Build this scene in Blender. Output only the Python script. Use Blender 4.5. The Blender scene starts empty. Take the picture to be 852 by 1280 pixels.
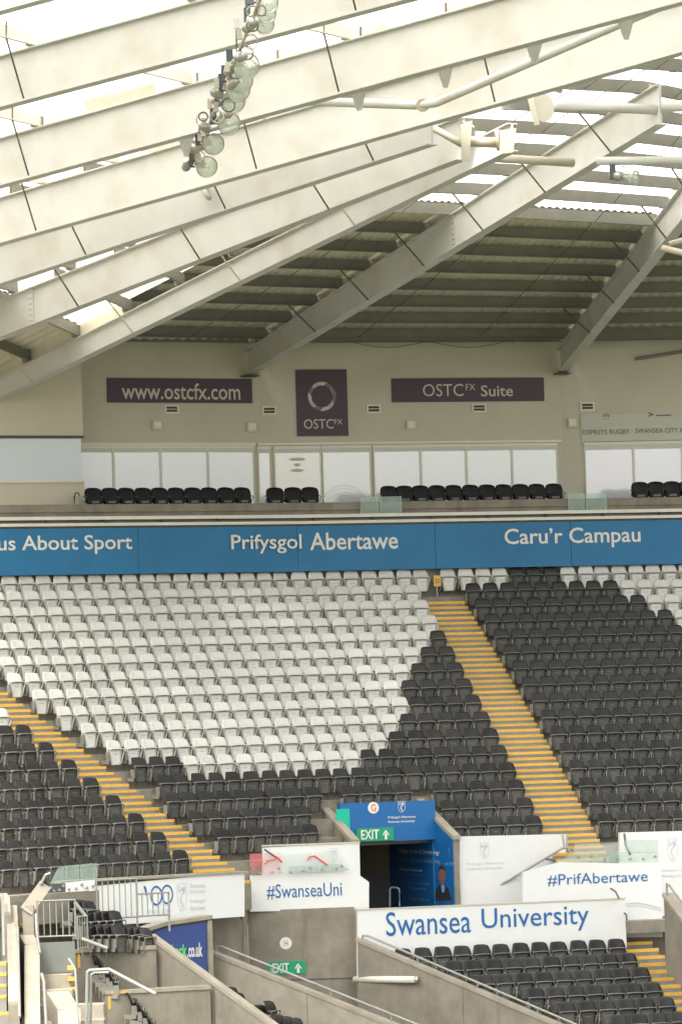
import bpy, math, random
from mathutils import Vector, Matrix
random.seed(7)
R = math.radians
scene = bpy.context.scene
COL = scene.collection
V = Vector

# ------------------------------------------------------------------ camera
F = 6000.0; W0, H0 = 852, 1280
ZC = 14.0
PITCH = math.atan(260 / F * math.cos(R(1.72))); ROLL = R(1.72)
CAM = V((0, 0, ZC))
fw = V((0, math.cos(PITCH), math.sin(PITCH)))
u0_ = V((0, -math.sin(PITCH), math.cos(PITCH))); r0_ = V((1, 0, 0))
cr = r0_ * math.cos(ROLL) - u0_ * math.sin(ROLL)
cu = u0_ * math.cos(ROLL) + r0_ * math.sin(ROLL)
cam = bpy.data.objects.new('camera', bpy.data.cameras.new('camera'))
COL.objects.link(cam); scene.camera = cam
cam.data.sensor_fit = 'HORIZONTAL'; cam.data.sensor_width = 36
cam.data.lens = 36 * F / W0
cam.data.clip_start = 1; cam.data.clip_end = 5000
cam.matrix_world = Matrix(((cr.x, cu.x, -fw.x, 0), (cr.y, cu.y, -fw.y, 0), (cr.z, cu.z, -fw.z, ZC), (0, 0, 0, 1)))

# ------------------------------------------------------------------ world and sun (bright overcast)
world = bpy.data.worlds.new('World'); scene.world = world; world.use_nodes = True
nt = world.node_tree; nt.nodes.clear()
sky = nt.nodes.new('ShaderNodeTexSky'); sky.sky_type = 'NISHITA'; sky.sun_disc = False
SUN_EL, SUN_ROT = R(56), R(205)
sky.sun_elevation = SUN_EL; sky.sun_rotation = SUN_ROT
sky.dust_density = 4.0; sky.air_density = 1.0; sky.ozone_density = 1.0
hs = nt.nodes.new('ShaderNodeHueSaturation'); hs.inputs['Saturation'].default_value = 0.22
wm = nt.nodes.new('ShaderNodeMix'); wm.data_type = 'RGBA'; wm.blend_type = 'MULTIPLY'
wm.inputs[0].default_value = 1.0; wm.inputs[7].default_value = (1.0, 0.985, 0.945, 1)
bg = nt.nodes.new('ShaderNodeBackground'); bg.inputs['Strength'].default_value = 0.15
wo = nt.nodes.new('ShaderNodeOutputWorld')
nt.links.new(sky.outputs[0], hs.inputs['Color']); nt.links.new(hs.outputs[0], wm.inputs[6])
nt.links.new(wm.outputs[2], bg.inputs['Color']); nt.links.new(bg.outputs[0], wo.inputs['Surface'])
sl = bpy.data.lights.new('sun', 'SUN'); sl.energy = 1.5; sl.angle = R(14); sl.color = (1.0, 0.965, 0.90)
sun = bpy.data.objects.new('sun', sl); COL.objects.link(sun)
# sky sun_rotation is measured clockwise from +Y
sd = V((math.sin(SUN_ROT) * math.cos(SUN_EL), math.cos(SUN_ROT) * math.cos(SUN_EL), math.sin(SUN_EL)))
sun.rotation_euler = (-sd).to_track_quat('-Z', 'Y').to_euler()
sun.location = (0, 0, 60)
vs = scene.view_settings
vs.view_transform = 'Standard'; vs.look = 'None'; vs.gamma = 1.0; vs.exposure = 1.72; vs.use_curve_mapping = False

# ------------------------------------------------------------------ materials
def nmat(name):
    m = bpy.data.materials.new(name); m.use_nodes = True
    n = m.node_tree; n.nodes.clear()
    o = n.nodes.new('ShaderNodeOutputMaterial'); b = n.nodes.new('ShaderNodeBsdfPrincipled')
    n.links.new(b.outputs[0], o.inputs[0])
    return m, n, b, o
def mat(name, col, rough=0.6, var=0.12, scale=3.0, metal=0.0, spec=0.5, bump=0.0, stain=0.0, stain_col=(0.1, 0.08, 0.05), stain_scale=1.2, streak=False, objrand=0.0):
    m, n, b, o = nmat(name)
    tc = n.nodes.new('ShaderNodeTexCoord')
    mp = n.nodes.new('ShaderNodeMapping'); n.links.new(tc.outputs['Object'], mp.inputs[0])
    nz = n.nodes.new('ShaderNodeTexNoise'); nz.inputs['Scale'].default_value = scale; nz.inputs['Detail'].default_value = 8
    nz.inputs['Roughness'].default_value = 0.65
    n.links.new(mp.outputs[0], nz.inputs['Vector'])
    rp = n.nodes.new('ShaderNodeMapRange'); rp.inputs[1].default_value = 0.3; rp.inputs[2].default_value = 0.7
    rp.inputs[3].default_value = 1 - var; rp.inputs[4].default_value = 1 + var
    n.links.new(nz.outputs[0], rp.inputs[0])
    mx = n.nodes.new('ShaderNodeMix'); mx.data_type = 'RGBA'; mx.blend_type = 'MULTIPLY'; mx.inputs[0].default_value = 1
    mx.inputs[6].default_value = (*col, 1)
    src = rp.outputs[0]
    if objrand:
        oi = n.nodes.new('ShaderNodeObjectInfo'); r2 = n.nodes.new('ShaderNodeMapRange')
        r2.inputs[3].default_value = 1 - objrand; r2.inputs[4].default_value = 1 + objrand
        n.links.new(oi.outputs['Random'], r2.inputs[0])
        mm = n.nodes.new('ShaderNodeMath'); mm.operation = 'MULTIPLY'
        n.links.new(src, mm.inputs[0]); n.links.new(r2.outputs[0], mm.inputs[1]); src = mm.outputs[0]
    n.links.new(src, mx.inputs[7])
    last = mx.outputs[2]
    if stain:
        mp2 = n.nodes.new('ShaderNodeMapping'); n.links.new(tc.outputs['Object'], mp2.inputs[0])
        if streak: mp2.inputs['Scale'].default_value = (3.5, 3.5, 0.45)
        n2 = n.nodes.new('ShaderNodeTexNoise'); n2.inputs['Scale'].default_value = stain_scale; n2.inputs['Detail'].default_value = 6
        n.links.new(mp2.outputs[0], n2.inputs['Vector'])
        r3 = n.nodes.new('ShaderNodeMapRange'); r3.inputs[1].default_value = 0.5; r3.inputs[2].default_value = 0.72
        r3.inputs[3].default_value = 0; r3.inputs[4].default_value = stain
        n.links.new(n2.outputs[0], r3.inputs[0])
        m2 = n.nodes.new('ShaderNodeMix'); m2.data_type = 'RGBA'
        n.links.new(r3.outputs[0], m2.inputs[0]); n.links.new(last, m2.inputs[6]); m2.inputs[7].default_value = (*stain_col, 1)
        last = m2.outputs[2]
    n.links.new(last, b.inputs['Base Color'])
    b.inputs['Roughness'].default_value = rough; b.inputs['Metallic'].default_value = metal
    b.inputs['Specular IOR Level'].default_value = spec
    if bump:
        bp = n.nodes.new('ShaderNodeBump'); bp.inputs['Strength'].default_value = bump; bp.inputs['Distance'].default_value = 0.02
        n.links.new(nz.outputs[0], bp.inputs['Height']); n.links.new(bp.outputs[0], b.inputs['Normal'])
    return m
M = {}
M['concrete'] = mat('concrete', (0.225, 0.20, 0.158), 0.9, 0.22, 1.6, bump=0.4, stain=0.55, stain_col=(0.13, 0.11, 0.08), stain_scale=0.9, streak=True)
M['concrete_light'] = mat('concrete_light', (0.30, 0.27, 0.215), 0.9, 0.18, 2.2, bump=0.4, stain=0.35, stain_col=(0.20, 0.17, 0.12), stain_scale=1.3)
M['terrace'] = mat('terrace_concrete', (0.23, 0.21, 0.17), 0.9, 0.22, 2.5, bump=0.3, stain=0.4, stain_col=(0.12, 0.10, 0.07))
M['step'] = mat('step_coating', (0.22, 0.215, 0.19), 0.85, 0.15, 4, stain=0.4, stain_col=(0.18, 0.16, 0.12), objrand=0.08)
M['yellow'] = mat('yellow_paint', (0.66, 0.375, 0.055), 0.6, 0.12, 12, stain=0.35, stain_col=(0.45, 0.28, 0.08), stain_scale=9, objrand=0.1)
M['seat_white'] = mat('white_seat_plastic', (0.53, 0.52, 0.48), 0.42, 0.05, 5, objrand=0.06, stain=0.2, stain_col=(0.42, 0.39, 0.32), stain_scale=6)
M['seat_white_frame'] = mat('white_seat_rim', (0.54, 0.53, 0.485), 0.45, 0.05, 5, objrand=0.05)
M['seat_white_pan_lit'] = mat('white_seat_pan_lit_plastic', (0.64, 0.63, 0.585), 0.45, 0.04, 5, objrand=0.05)  # same plastic as the backrest, front light put into a paler colour
M['seat_black'] = mat('black_seat_plastic', (0.019, 0.0185, 0.017), 0.27, 0.3, 14, objrand=0.35, spec=0.22)
M['seat_black_pan'] = mat('black_seat_pan_plastic', (0.082, 0.080, 0.073), 0.6, 0.3, 14, objrand=0.3, spec=0.2)
M['seat_black_frame'] = mat('black_seat_rim', (0.13, 0.125, 0.11), 0.4, 0.2, 14, objrand=0.2)
M['bracket'] = mat('seat_bracket_metal', (0.22, 0.21, 0.175), 0.6, 0.2, 8)
M['dark_rubber'] = mat('dark_rubber', (0.011, 0.011, 0.011), 0.4, spec=0.2)
M['blue'] = mat('blue_banner_vinyl', (0.008, 0.14, 0.30), 0.5, 0.10, 0.8, stain=0.3, stain_col=(0.025, 0.16, 0.33), stain_scale=0.7)
M['blue_poster'] = mat('blue_poster_vinyl', (0.004, 0.11, 0.33), 0.45, 0.06, 1)
M['navy'] = mat('navy_poster_vinyl', (0.03, 0.06, 0.22), 0.5, 0.08, 1)
M['text_white'] = mat('cream_lettering', (0.66, 0.65, 0.59), 0.6, 0.03)
M['text_blue'] = mat('blue_lettering', (0.008, 0.105, 0.32), 0.5, 0.03)
M['text_pale'] = mat('pale_grey_lettering', (0.45, 0.50, 0.56), 0.5, 0.03)
M["text_dim"] = mat("dim_blue_lettering", (0.18, 0.34, 0.55), 0.5, 0.03)
M['text_dark'] = mat('dark_lettering', (0.12, 0.12, 0.11), 0.5, 0.03)
M['green_text'] = mat('green_lettering', (0.10, 0.65, 0.12), 0.5, 0.03)
M['panel_white'] = mat('white_cladding', (0.66, 0.665, 0.65), 0.45, 0.03, 1.5, stain=0.12, stain_col=(0.5, 0.48, 0.42))
M['purple'] = mat('dark_plum_sign', (0.075, 0.048, 0.068), 0.5, 0.05)
M['purple_text'] = mat('plum_sign_lettering', (0.62, 0.58, 0.50), 0.5, 0.02)
M['ring'] = mat('ring_print', (0.50, 0.46, 0.45), 0.5, 0.05)
M['ring_dim'] = mat('ring_print_faint', (0.20, 0.165, 0.18), 0.5, 0.05)
M['wall'] = mat('painted_wall', (0.60, 0.56, 0.445), 0.8, 0.05, 0.6, bump=0.05, stain=0.12, stain_col=(0.36, 0.33, 0.22), stain_scale=0.5)
M['wall_light'] = mat('painted_wall_light', (0.66, 0.60, 0.47), 0.8, 0.04, 0.7)
M['frame'] = mat('cream_window_frame', (0.80, 0.76, 0.64), 0.5, 0.03)
M['pane'] = mat('blind_backed_pane', (0.88, 0.93, 0.92), 0.12, 0.03, 0.4, spec=0.7)
M['pane_blue'] = mat('blue_blind_backed_pane', (0.80, 0.80, 0.88), 0.12, 0.03, 0.4, spec=0.7)
M['pane_cream'] = mat('cream_door_pane', (0.88, 0.87, 0.76), 0.2, 0.03, 0.4, spec=0.5)
M['pane_grey'] = mat('grey_press_box_pane', (0.40, 0.45, 0.46), 0.2, 0.05, 0.5, spec=0.7)
M['sign_grey'] = mat('pale_grey_sign', (0.56, 0.56, 0.47), 0.5, 0.03)
M['vent'] = mat('vent_dark', (0.06, 0.055, 0.05), 0.6)
M['steel_white'] = mat('white_painted_steel', (0.60, 0.59, 0.555), 0.42, 0.05, 0.8, stain=0.45, stain_col=(0.47, 0.40, 0.29), stain_scale=0.9)
M['steel_plate'] = mat('weathered_steel_plate', (0.50, 0.46, 0.37), 0.5, 0.1, 2, stain=0.45, stain_col=(0.45, 0.30, 0.15), stain_scale=2)
M['purlin'] = mat('galvanised_purlin', (0.20, 0.195, 0.165), 0.6, 0.10, 2, stain=0.2, stain_col=(0.22, 0.21, 0.15))
M['rod'] = mat('dark_steel_rod', (0.10, 0.095, 0.06), 0.6)
M['sheet'] = mat('roof_sheet', (0.66, 0.63, 0.50), 0.6, 0.06, 1.5, stain=0.2, stain_col=(0.30, 0.28, 0.20))
M['galv'] = mat('galvanised_rail', (0.27, 0.275, 0.25), 0.5, 0.12, 6, metal=0.25)
M['green_sign'] = mat('green_exit_sign', (0.0, 0.27, 0.14), 0.4, 0.03)
M['teal'] = mat('teal_panel', (0.0, 0.42, 0.27), 0.4, 0.03)
M['red'] = mat('red_glass_film', (0.62, 0.08, 0.09), 0.35, 0.1)
M['tube_white'] = mat('white_tray', (0.66, 0.64, 0.56), 0.5, 0.05)
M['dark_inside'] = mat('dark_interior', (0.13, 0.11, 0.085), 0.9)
M['grass'] = mat('pitch_grass', (0.095, 0.105, 0.07), 0.95, 0.25, 0.6)
M['dark_panel'] = mat('charcoal_panel', (0.07, 0.075, 0.075), 0.5, 0.1)
M['skin'] = mat('printed_skin', (0.20, 0.095, 0.065), 0.6, 0.05)
M['suit'] = mat('printed_suit', (0.02, 0.02, 0.03), 0.6, 0.05)
M['grey_paint'] = mat('grey_painted_board', (0.16, 0.17, 0.155), 0.6, 0.08)
M['housing'] = mat('lamp_housing', (0.42, 0.40, 0.36), 0.35, 0.15, 6, metal=0.6)
M['box_dark'] = mat('ballast_box', (0.06, 0.075, 0.09), 0.45)
def glassmat(name, col, alpha, rough=0.05):
    m, n, b, o = nmat(name)
    b.inputs['Base Color'].default_value = (*col, 1); b.inputs['Roughness'].default_value = rough
    b.inputs['Alpha'].default_value = alpha; b.inputs['Specular IOR Level'].default_value = 0.8
    tc = n.nodes.new('ShaderNodeTexCoord'); nz = n.nodes.new('ShaderNodeTexNoise'); nz.inputs['Scale'].default_value = 3
    n.links.new(tc.outputs['Object'], nz.inputs['Vector'])
    mr = n.nodes.new('ShaderNodeMapRange'); mr.inputs[3].default_value = alpha * 0.8; mr.inputs[4].default_value = min(1, alpha * 1.2)
    n.links.new(nz.outputs[0], mr.inputs[0]); n.links.new(mr.outputs[0], b.inputs['Alpha'])
    return m
M['glass'] = glassmat('green_tinted_glass', (0.42, 0.55, 0.48), 0.34)
M['glass_clear'] = glassmat('clear_glass', (0.62, 0.70, 0.66), 0.18)
M['lens'] = glassmat('floodlight_glass', (0.60, 0.66, 0.54), 0.55, 0.12)
M['glass_red'] = glassmat('red_tinted_glass', (0.72, 0.20, 0.20), 0.36)
M['glass_red_faint'] = glassmat('faint_red_glass', (0.72, 0.36, 0.33), 0.16)
def transmat():
    m, n, b, o = nmat('translucent_sheet')
    n.nodes.remove(b)
    t = n.nodes.new('ShaderNodeBsdfTranslucent'); d = n.nodes.new('ShaderNodeBsdfDiffuse'); mx = n.nodes.new('ShaderNodeMixShader')
    tc = n.nodes.new('ShaderNodeTexCoord'); nz = n.nodes.new('ShaderNodeTexNoise'); nz.inputs['Scale'].default_value = 0.8; nz.inputs['Detail'].default_value = 5
    cr_ = n.nodes.new('ShaderNodeValToRGB'); cr_.color_ramp.elements[0].color = (0.86, 0.85, 0.78, 1); cr_.color_ramp.elements[1].color = (0.97, 0.965, 0.92, 1)
    n.links.new(tc.outputs['Object'], nz.inputs['Vector']); n.links.new(nz.outputs[0], cr_.inputs[0])
    n.links.new(cr_.outputs[0], t.inputs[0]); n.links.new(cr_.outputs[0], d.inputs[0])
    mx.inputs[0].default_value = 0.12
    n.links.new(t.outputs[0], mx.inputs[1]); n.links.new(d.outputs[0], mx.inputs[2]); n.links.new(mx.outputs[0], o.inputs[0])
    return m
M['translucent'] = transmat()

# ------------------------------------------------------------------ mesh builder
class MB:
    def __init__(s): s.v = []; s.f = []
    def add(s, vs_, fs):
        b = len(s.v); s.v += [V(p) for p in vs_]; s.f += [tuple(b + i for i in f) for f in fs]; return s
    def hexa(s, p):   # 8 points: bottom quad 0-3, top quad 4-7
        return s.add(p, [(3, 2, 1, 0), (4, 5, 6, 7), (0, 1, 5, 4), (1, 2, 6, 5), (2, 3, 7, 6), (3, 0, 4, 7)])
    def box(s, a, b):
        x0, y0, z0 = a; x1, y1, z1 = b
        return s.hexa([(x0, y0, z0), (x1, y0, z0), (x1, y1, z0), (x0, y1, z0), (x0, y0, z1), (x1, y0, z1), (x1, y1, z1), (x0, y1, z1)])
    def prism(s, plan, z0, z1):   # plan: list of (x,y)
        n = len(plan)
        z0s = z0 if isinstance(z0, (list, tuple)) else [z0] * n
        z1s = z1 if isinstance(z1, (list, tuple)) else [z1] * n
        vs_ = [(p[0], p[1], z0s[i]) for i, p in enumerate(plan)] + [(p[0], p[1], z1s[i]) for i, p in enumerate(plan)]
        fs = [tuple(range(n - 1, -1, -1)), tuple(range(n, 2 * n))] + [(i, (i + 1) % n, n + (i + 1) % n, n + i) for i in range(n)]
        return s.add(vs_, fs)
    def beam(s, a, b, w, h, up=V((0, 0, 1)), off=0.0):  # rectangular bar, centred in width; height from off to off+h along up
        a = V(a); b = V(b); d = (b - a).normalized(); sd_ = d.cross(up).normalized(); u = V(up)
        p = []
        for q in (a, b):
            pass
        pts = [a - sd_ * w / 2 + u * off, a + sd_ * w / 2 + u * off, b + sd_ * w / 2 + u * off, b - sd_ * w / 2 + u * off]
        pts += [q + u * h for q in pts]
        return s.hexa(pts)
    def tube(s, pts, r, n=8, close=False):
        pts = [V(p) for p in pts]
        rings = []
        for i, p in enumerate(pts):
            if i == 0: d = pts[1] - p
            elif i == len(pts) - 1: d = p - pts[i - 1]
            else: d = (pts[i + 1] - p).normalized() + (p - pts[i - 1]).normalized()
            d.normalize()
            a = d.cross(V((0, 0, 1)))
            if a.length < 1e-3: a = d.cross(V((0, 1, 0)))
            a.normalize(); b = d.cross(a)
            rings.append([p + a * r * math.cos(t) + b * r * math.sin(t) for t in [2 * math.pi * k / n for k in range(n)]])
        vs_ = [q for rg in rings for q in rg]; fs = []
        for i in range(len(rings) - 1):
            for k in range(n):
                fs.append((i * n + k, i * n + (k + 1) % n, (i + 1) * n + (k + 1) % n, (i + 1) * n + k))
        fs.append(tuple(range(n - 1, -1, -1))); fs.append(tuple((len(rings) - 1) * n + k for k in range(n)))
        return s.add(vs_, fs)
    def lathe(s, c, axis, prof, n=20):  # prof: list of (dist along axis, radius)
        c = V(c); ax = V(axis).normalized(); a = ax.cross(V((0, 0, 1))).normalized(); b = ax.cross(a)
        vs_ = []; fs = []
        for (t, r) in prof:
            for k in range(n):
                th = 2 * math.pi * k / n; vs_.append(c + ax * t + a * r * math.cos(th) + b * r * math.sin(th))
        for i in range(len(prof) - 1):
            for k in range(n): fs.append((i * n + k, i * n + (k + 1) % n, (i + 1) * n + (k + 1) % n, (i + 1) * n + k))
        fs.append(tuple(range(n - 1, -1, -1))); fs.append(tuple((len(prof) - 1) * n + k for k in range(n)))
        return s.add(vs_, fs)
    def mesh(s, name, m, org=V((0, 0, 0)), smooth=False):
        me = bpy.data.meshes.new(name)
        me.from_pydata([tuple(p - org) for p in s.v], [], s.f)
        me.materials.append(M[m] if isinstance(m, str) else m)
        if smooth:
            me.polygons.foreach_set('use_smooth', [True] * len(me.polygons))
        me.update()
        return me
def tag(o, label=None, cat=None, group=None, kind=None):
    if label: o['label'] = label
    if cat: o['category'] = cat
    if group: o['group'] = group
    if kind: o['kind'] = kind
    return o
def worg(o):
    p = V((0, 0, 0))
    while o is not None: p = p + V(o.location); o = o.parent
    return p
def obj(name, mb, m, parent=None, smooth=False, label=None):
    me = mb.mesh(name, m, worg(parent) if parent else V((0, 0, 0)), smooth)
    o = bpy.data.objects.new(name, me); COL.objects.link(o)
    if parent: o.parent = parent
    if label: o['label'] = label
    return o
def empty(name, loc, label=None, cat=None, group=None, kind=None):
    o = bpy.data.objects.new(name, None); COL.objects.link(o); o.location = loc; o.empty_display_size = 0.2
    return tag(o, label, cat, group, kind)

# ------------------------------------------------------------------ picture measurement helpers (give real positions on real planes)
def ray(px, py): return (fw + cr * ((px - 426) / F) - cu * ((py - 640) / F))
def at(px, py, Y):
    d = ray(px, py); return CAM + d * (Y / d.y)
def atz(px, py, z):
    d = ray(px, py); return CAM + d * ((z - ZC) / d.z)
class Pl:
    """vertical plane: t along, n towards the viewer side, point P"""
    def __init__(s, P, yaw):
        s.P = V((P[0], P[1], 0)); s.yaw = yaw; a = R(yaw)
        s.t = V((math.cos(a), math.sin(a), 0)); s.n = V((math.sin(a), -math.cos(a), 0))
    def hit(s, px, py):
        d = ray(px, py); k = (s.P - CAM).dot(s.n) / d.dot(s.n); return CAM + d * k
    def u(s, px, py): return (s.hit(px, py) - s.P).dot(s.t)
    def z(s, px, py): return s.hit(px, py).z
    def pt(s, u, z, d=0.0): return s.P + s.t * u + s.n * d + V((0, 0, z))
    def off(s, d): return Pl(s.P + s.n * d, s.yaw)
    def box(s, mb, u0, u1, z0, z1, d0, d1):
        p = [s.pt(u0, z0, d1), s.pt(u1, z0, d1), s.pt(u1, z0, d0), s.pt(u0, z0, d0)]
        p += [s.pt(u0, z1, d1), s.pt(u1, z1, d1), s.pt(u1, z1, d0), s.pt(u0, z1, d0)]
        return mb.hexa(p)
    def poly(s, mb, uz, d0, d1):   # polygon (u,z) extruded from d0 to d1
        n = len(uz)
        vs_ = [s.pt(u, z, d1) for u, z in uz] + [s.pt(u, z, d0) for u, z in uz]
        fs = [tuple(range(n)), tuple(range(2 * n - 1, n - 1, -1))] + [(i, n + i, n + (i + 1) % n, (i + 1) % n) for i in range(n)]
        return mb.add(vs_, fs)
    def rect(s, px0, py0, px1, py1):
        mx, my = (px0 + px1) / 2, (py0 + py1) / 2
        return s.u(px0, my), s.u(px1, my), s.z(mx, py1), s.z(mx, py0)
_tc = {}
def text(body, pl, px0, py0, px1, py1, m, parent, d=0.012, name='lettering', bold=0.0, sep=1.0, mirror=False):
    """lettering fitted to a rectangle on plane pl (ink box)"""
    cu_ = bpy.data.curves.new('t', 'FONT'); cu_.body = body; cu_.offset = bold; cu_.space_character = sep; cu_.resolution_u = 3
    o = bpy.data.objects.new('t', cu_); COL.objects.link(o)
    dg = bpy.context.evaluated_depsgraph_get()
    me = bpy.data.meshes.new_from_object(o.evaluated_get(dg)); bpy.data.objects.remove(o)
    xs = [v.co.x for v in me.vertices]; ys = [v.co.y for v in me.vertices]
    x0, x1, y0, y1 = min(xs), max(xs), min(ys), max(ys)
    u0, u1, z0, z1 = pl.rect(px0, py0, px1, py1)
    org = worg(parent)
    for v in me.vertices:
        fu = (v.co.x - x0) / (x1 - x0); fz = (v.co.y - y0) / (y1 - y0)
        p = pl.pt(u0 + (u1 - u0) * fu, z0 + (z1 - z0) * fz, d) - org
        v.co = p
    me.name = name; me.materials.clear(); me.materials.append(M[m]); me.update()
    q = bpy.data.objects.new(name, me); COL.objects.link(q); q.parent = parent
    return q
def ringmesh(pl, cu0, cz0, r0, r1, d, n=28, a0=0, a1=2 * math.pi, sx=1.0):
    mb = MB(); vs_ = []; fs = []
    for i in range(n + 1):
        t = a0 + (a1 - a0) * i / n
        for r in (r0, r1): vs_.append(pl.pt(cu0 + sx * r * math.cos(t), cz0 + r * math.sin(t), d))
    for i in range(n): fs.append((2 * i, 2 * i + 1, 2 * i + 3, 2 * i + 2))
    return mb.add(vs_, fs)
def crest(pl, px, py, w, h, m, parent, d=0.014):
    """small university crest: swirl-topped shield outline drawn with strokes"""
    mb = MB(); u = pl.u(px, py); z = pl.z(px, py); s = F / (pl.hit(px, py).y); w /= s; h /= s
    def stroke(pts, wd):
        for (a, b) in zip(pts[:-1], pts[1:]):
            dx, dz = b[0] - a[0], b[1] - a[1]; L = math.hypot(dx, dz) or 1e-6; nx, nz_ = -dz / L * wd / 2, dx / L * wd / 2
            mb.add([pl.pt(a[0] + nx, a[1] + nz_, d), pl.pt(a[0] - nx, a[1] - nz_, d), pl.pt(b[0] - nx, b[1] - nz_, d), pl.pt(b[0] + nx, b[1] + nz_, d)], [(0, 1, 2, 3)])
    sh = [(-.5, .5), (.5, .5), (.5, -.1), (.3, -.38), (0, -.5), (-.3, -.38), (-.5, -.1), (-.5, .5)]
    stroke([(u + x * w, z + y * h) for x, y in sh], w * .05)
    stroke([(u + w * .3 * math.sin(t) * (1 - t / 9), z + h * (.38 - t * .095)) for t in [i * .45 for i in range(19)]], w * .13)
    stroke([(u - w * .3, z + h * .42), (u - w * .3, z + h * .2), (u, z + h * .3), (u + w * .3, z + h * .2), (u + w * .3, z + h * .42)], w * .09)
    return obj('crest', mb, m, parent)
def arrow_up(pl, px, py, h, m, parent, d=0.02):
    s = F / pl.hit(px, py).y; h /= s; u = pl.u(px, py); z = pl.z(px, py); mb = MB()
    w = h * .13
    pl.poly(mb, [(u - w, z - h / 2), (u + w, z - h / 2), (u + w, z + h * .1), (u - w, z + h * .1)], d - .006, d)
    pl.poly(mb, [(u - h * .36, z + h * .02), (u - h * .36, z - h * .12), (u, z + h * .24), (u + h * .36, z - h * .12), (u + h * .36, z + h * .02), (u, z + h * .5)], d - .006, d)
    return obj('arrow', mb, m, parent)

# ------------------------------------------------------------------ ground
mb = MB(); mb.add([(-600, -300, 0), (600, -300, 0), (600, 900, 0), (-600, 900, 0)], [(0, 1, 2, 3)])
tag(obj('pitch_ground', mb, 'grass'), kind='structure')

# ------------------------------------------------------------------ bowl geometry: rows follow a faceted curve
P0 = at(550, 747, 133.0); Z0 = P0.z; RIS = 0.4435; NROW = 16
plM = Pl(P0, 18); B1 = plM.hit(370, 727)
plL = Pl(B1, 27); B2 = plL.hit(-40, 735)
plLL = Pl(B2, 38); B3 = plLL.hit(-342, 745)
t51 = V((math.cos(R(51)), math.sin(R(51)), 0))
flat = lambda p: V((p.x, p.y, 0))
Bs = [flat(B3) - t51 * 16, flat(B3), flat(B2), flat(B1), flat(B1) + plM.t * 16]
vv = [V((.68, -.509, 0)), V((.68, -.509, 0)), V((.58, -.587, 0)), V((.22, -.77, 0)), V((.22, -.77, 0))]
YAW = [51, 38, 27, 18]
def line(k): return [b + v * k for b, v in zip(Bs, vv)]
def zrow(k): return Z0 - RIS * k
def hitx(poly, px, py):
    d = ray(px, py); d = V((d.x, d.y, 0)); s = 0.0; best = None
    for i in range(len(poly) - 1):
        a, b = poly[i], poly[i + 1]; e = b - a; L = e.length
        den = d.x * e.y - d.y * e.x
        if abs(den) > 1e-9:
            t = (a.x * e.y - a.y * e.x) / den; w = (a.x * d.y - a.y * d.x) / den
            if -1e-6 <= w <= 1 + 1e-6: best = s + w * L
        s += L
    return best
def onpoly(poly, s):
    for i in range(len(poly) - 1):
        e = poly[i + 1] - poly[i]; L = e.length
        if s <= L or i == len(poly) - 2: return poly[i] + e * (s / L), i, math.degrees(math.atan2(e.y, e.x))
        s -= L
def project(p):
    d = V(p) - CAM; y = d.dot(fw); return 426 + F * d.dot(cr) / y, 640 - F * d.dot(cu) / y
def ylip(k, px):  # picture height of the seat row k
    return 727 + 19.2 * k + 0.095 * k * k
# aisle edges in the picture as straight lines
def e_lr(k): return 527.6 + 10.9 * (k - 1)       # right edge of centre block
def e_rl(k): return 582.5 + 11.75 * (k - 1)      # left edge of right block
def e_lcl(k): return 97 + 28.3 * (k - 9)         # left edge of centre block at left aisle
def e_ll(k): return 43.7 + 28.2 * (k - 9)        # right edge of left block
def cut(poly, s0, s1):
    out = [onpoly(poly, s0)[0]]; s = 0
    for i in range(len(poly) - 1):
        s += (poly[i + 1] - poly[i]).length
        if s0 < s < s1 and i < len(poly) - 2: out.append(poly[i + 1].copy())
    out.append(onpoly(poly, s1)[0]); return out
# tunnel footprint (in the straight facet)
TF = Pl(line(16.35)[3], 18)
uTL = TF.u(440, 1050); uTR = TF.u(573, 1047)
def in_tunnel(p, k, pad=0.0):
    u = (flat(p) - TF.P).dot(TF.t); return k >= 14 and uTL - pad < u < uTR + pad
uSL = TF.u(284, 1095)
def clip(poly, u, sgn):
    out = []
    f = lambda p: ((flat(p) - TF.P).dot(TF.t) - u) * sgn
    for i, p in enumerate(poly):
        q = poly[(i + 1) % len(poly)]; a, b = f(p), f(q)
        if a >= 0: out.append(p)
        if (a >= 0) != (b >= 0): out.append(p + (q - p) * (a / (a - b)))
    return out
terr = empty('seating_terrace', (0, 125, 0), kind='structure')
for k in range(-1, 17):
    a, b = line(k), line(k + 1); z1 = zrow(k); z0 = zrow(k + 1) - 0.25
    if k == -1: z1 = Z0 + 0.9
    mb = MB()
    segs = range(4)
    for i in segs:
        pa, pb, qa, qb = a[i], a[i + 1], b[i], b[i + 1]
        quad = [qa, qb, pb, pa]
        if k == 16: parts = [clip(quad, uSL, -1)]
        elif k >= 14: parts = [clip(quad, uTL - .02, -1), clip(quad, uTR + .02, 1)]
        else: parts = [quad]
        for q in parts:
            if len(q) >= 3: mb.prism(q, z0, z1)
    if not mb.v: continue
    obj('terrace_step', mb, 'terrace', terr)

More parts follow.
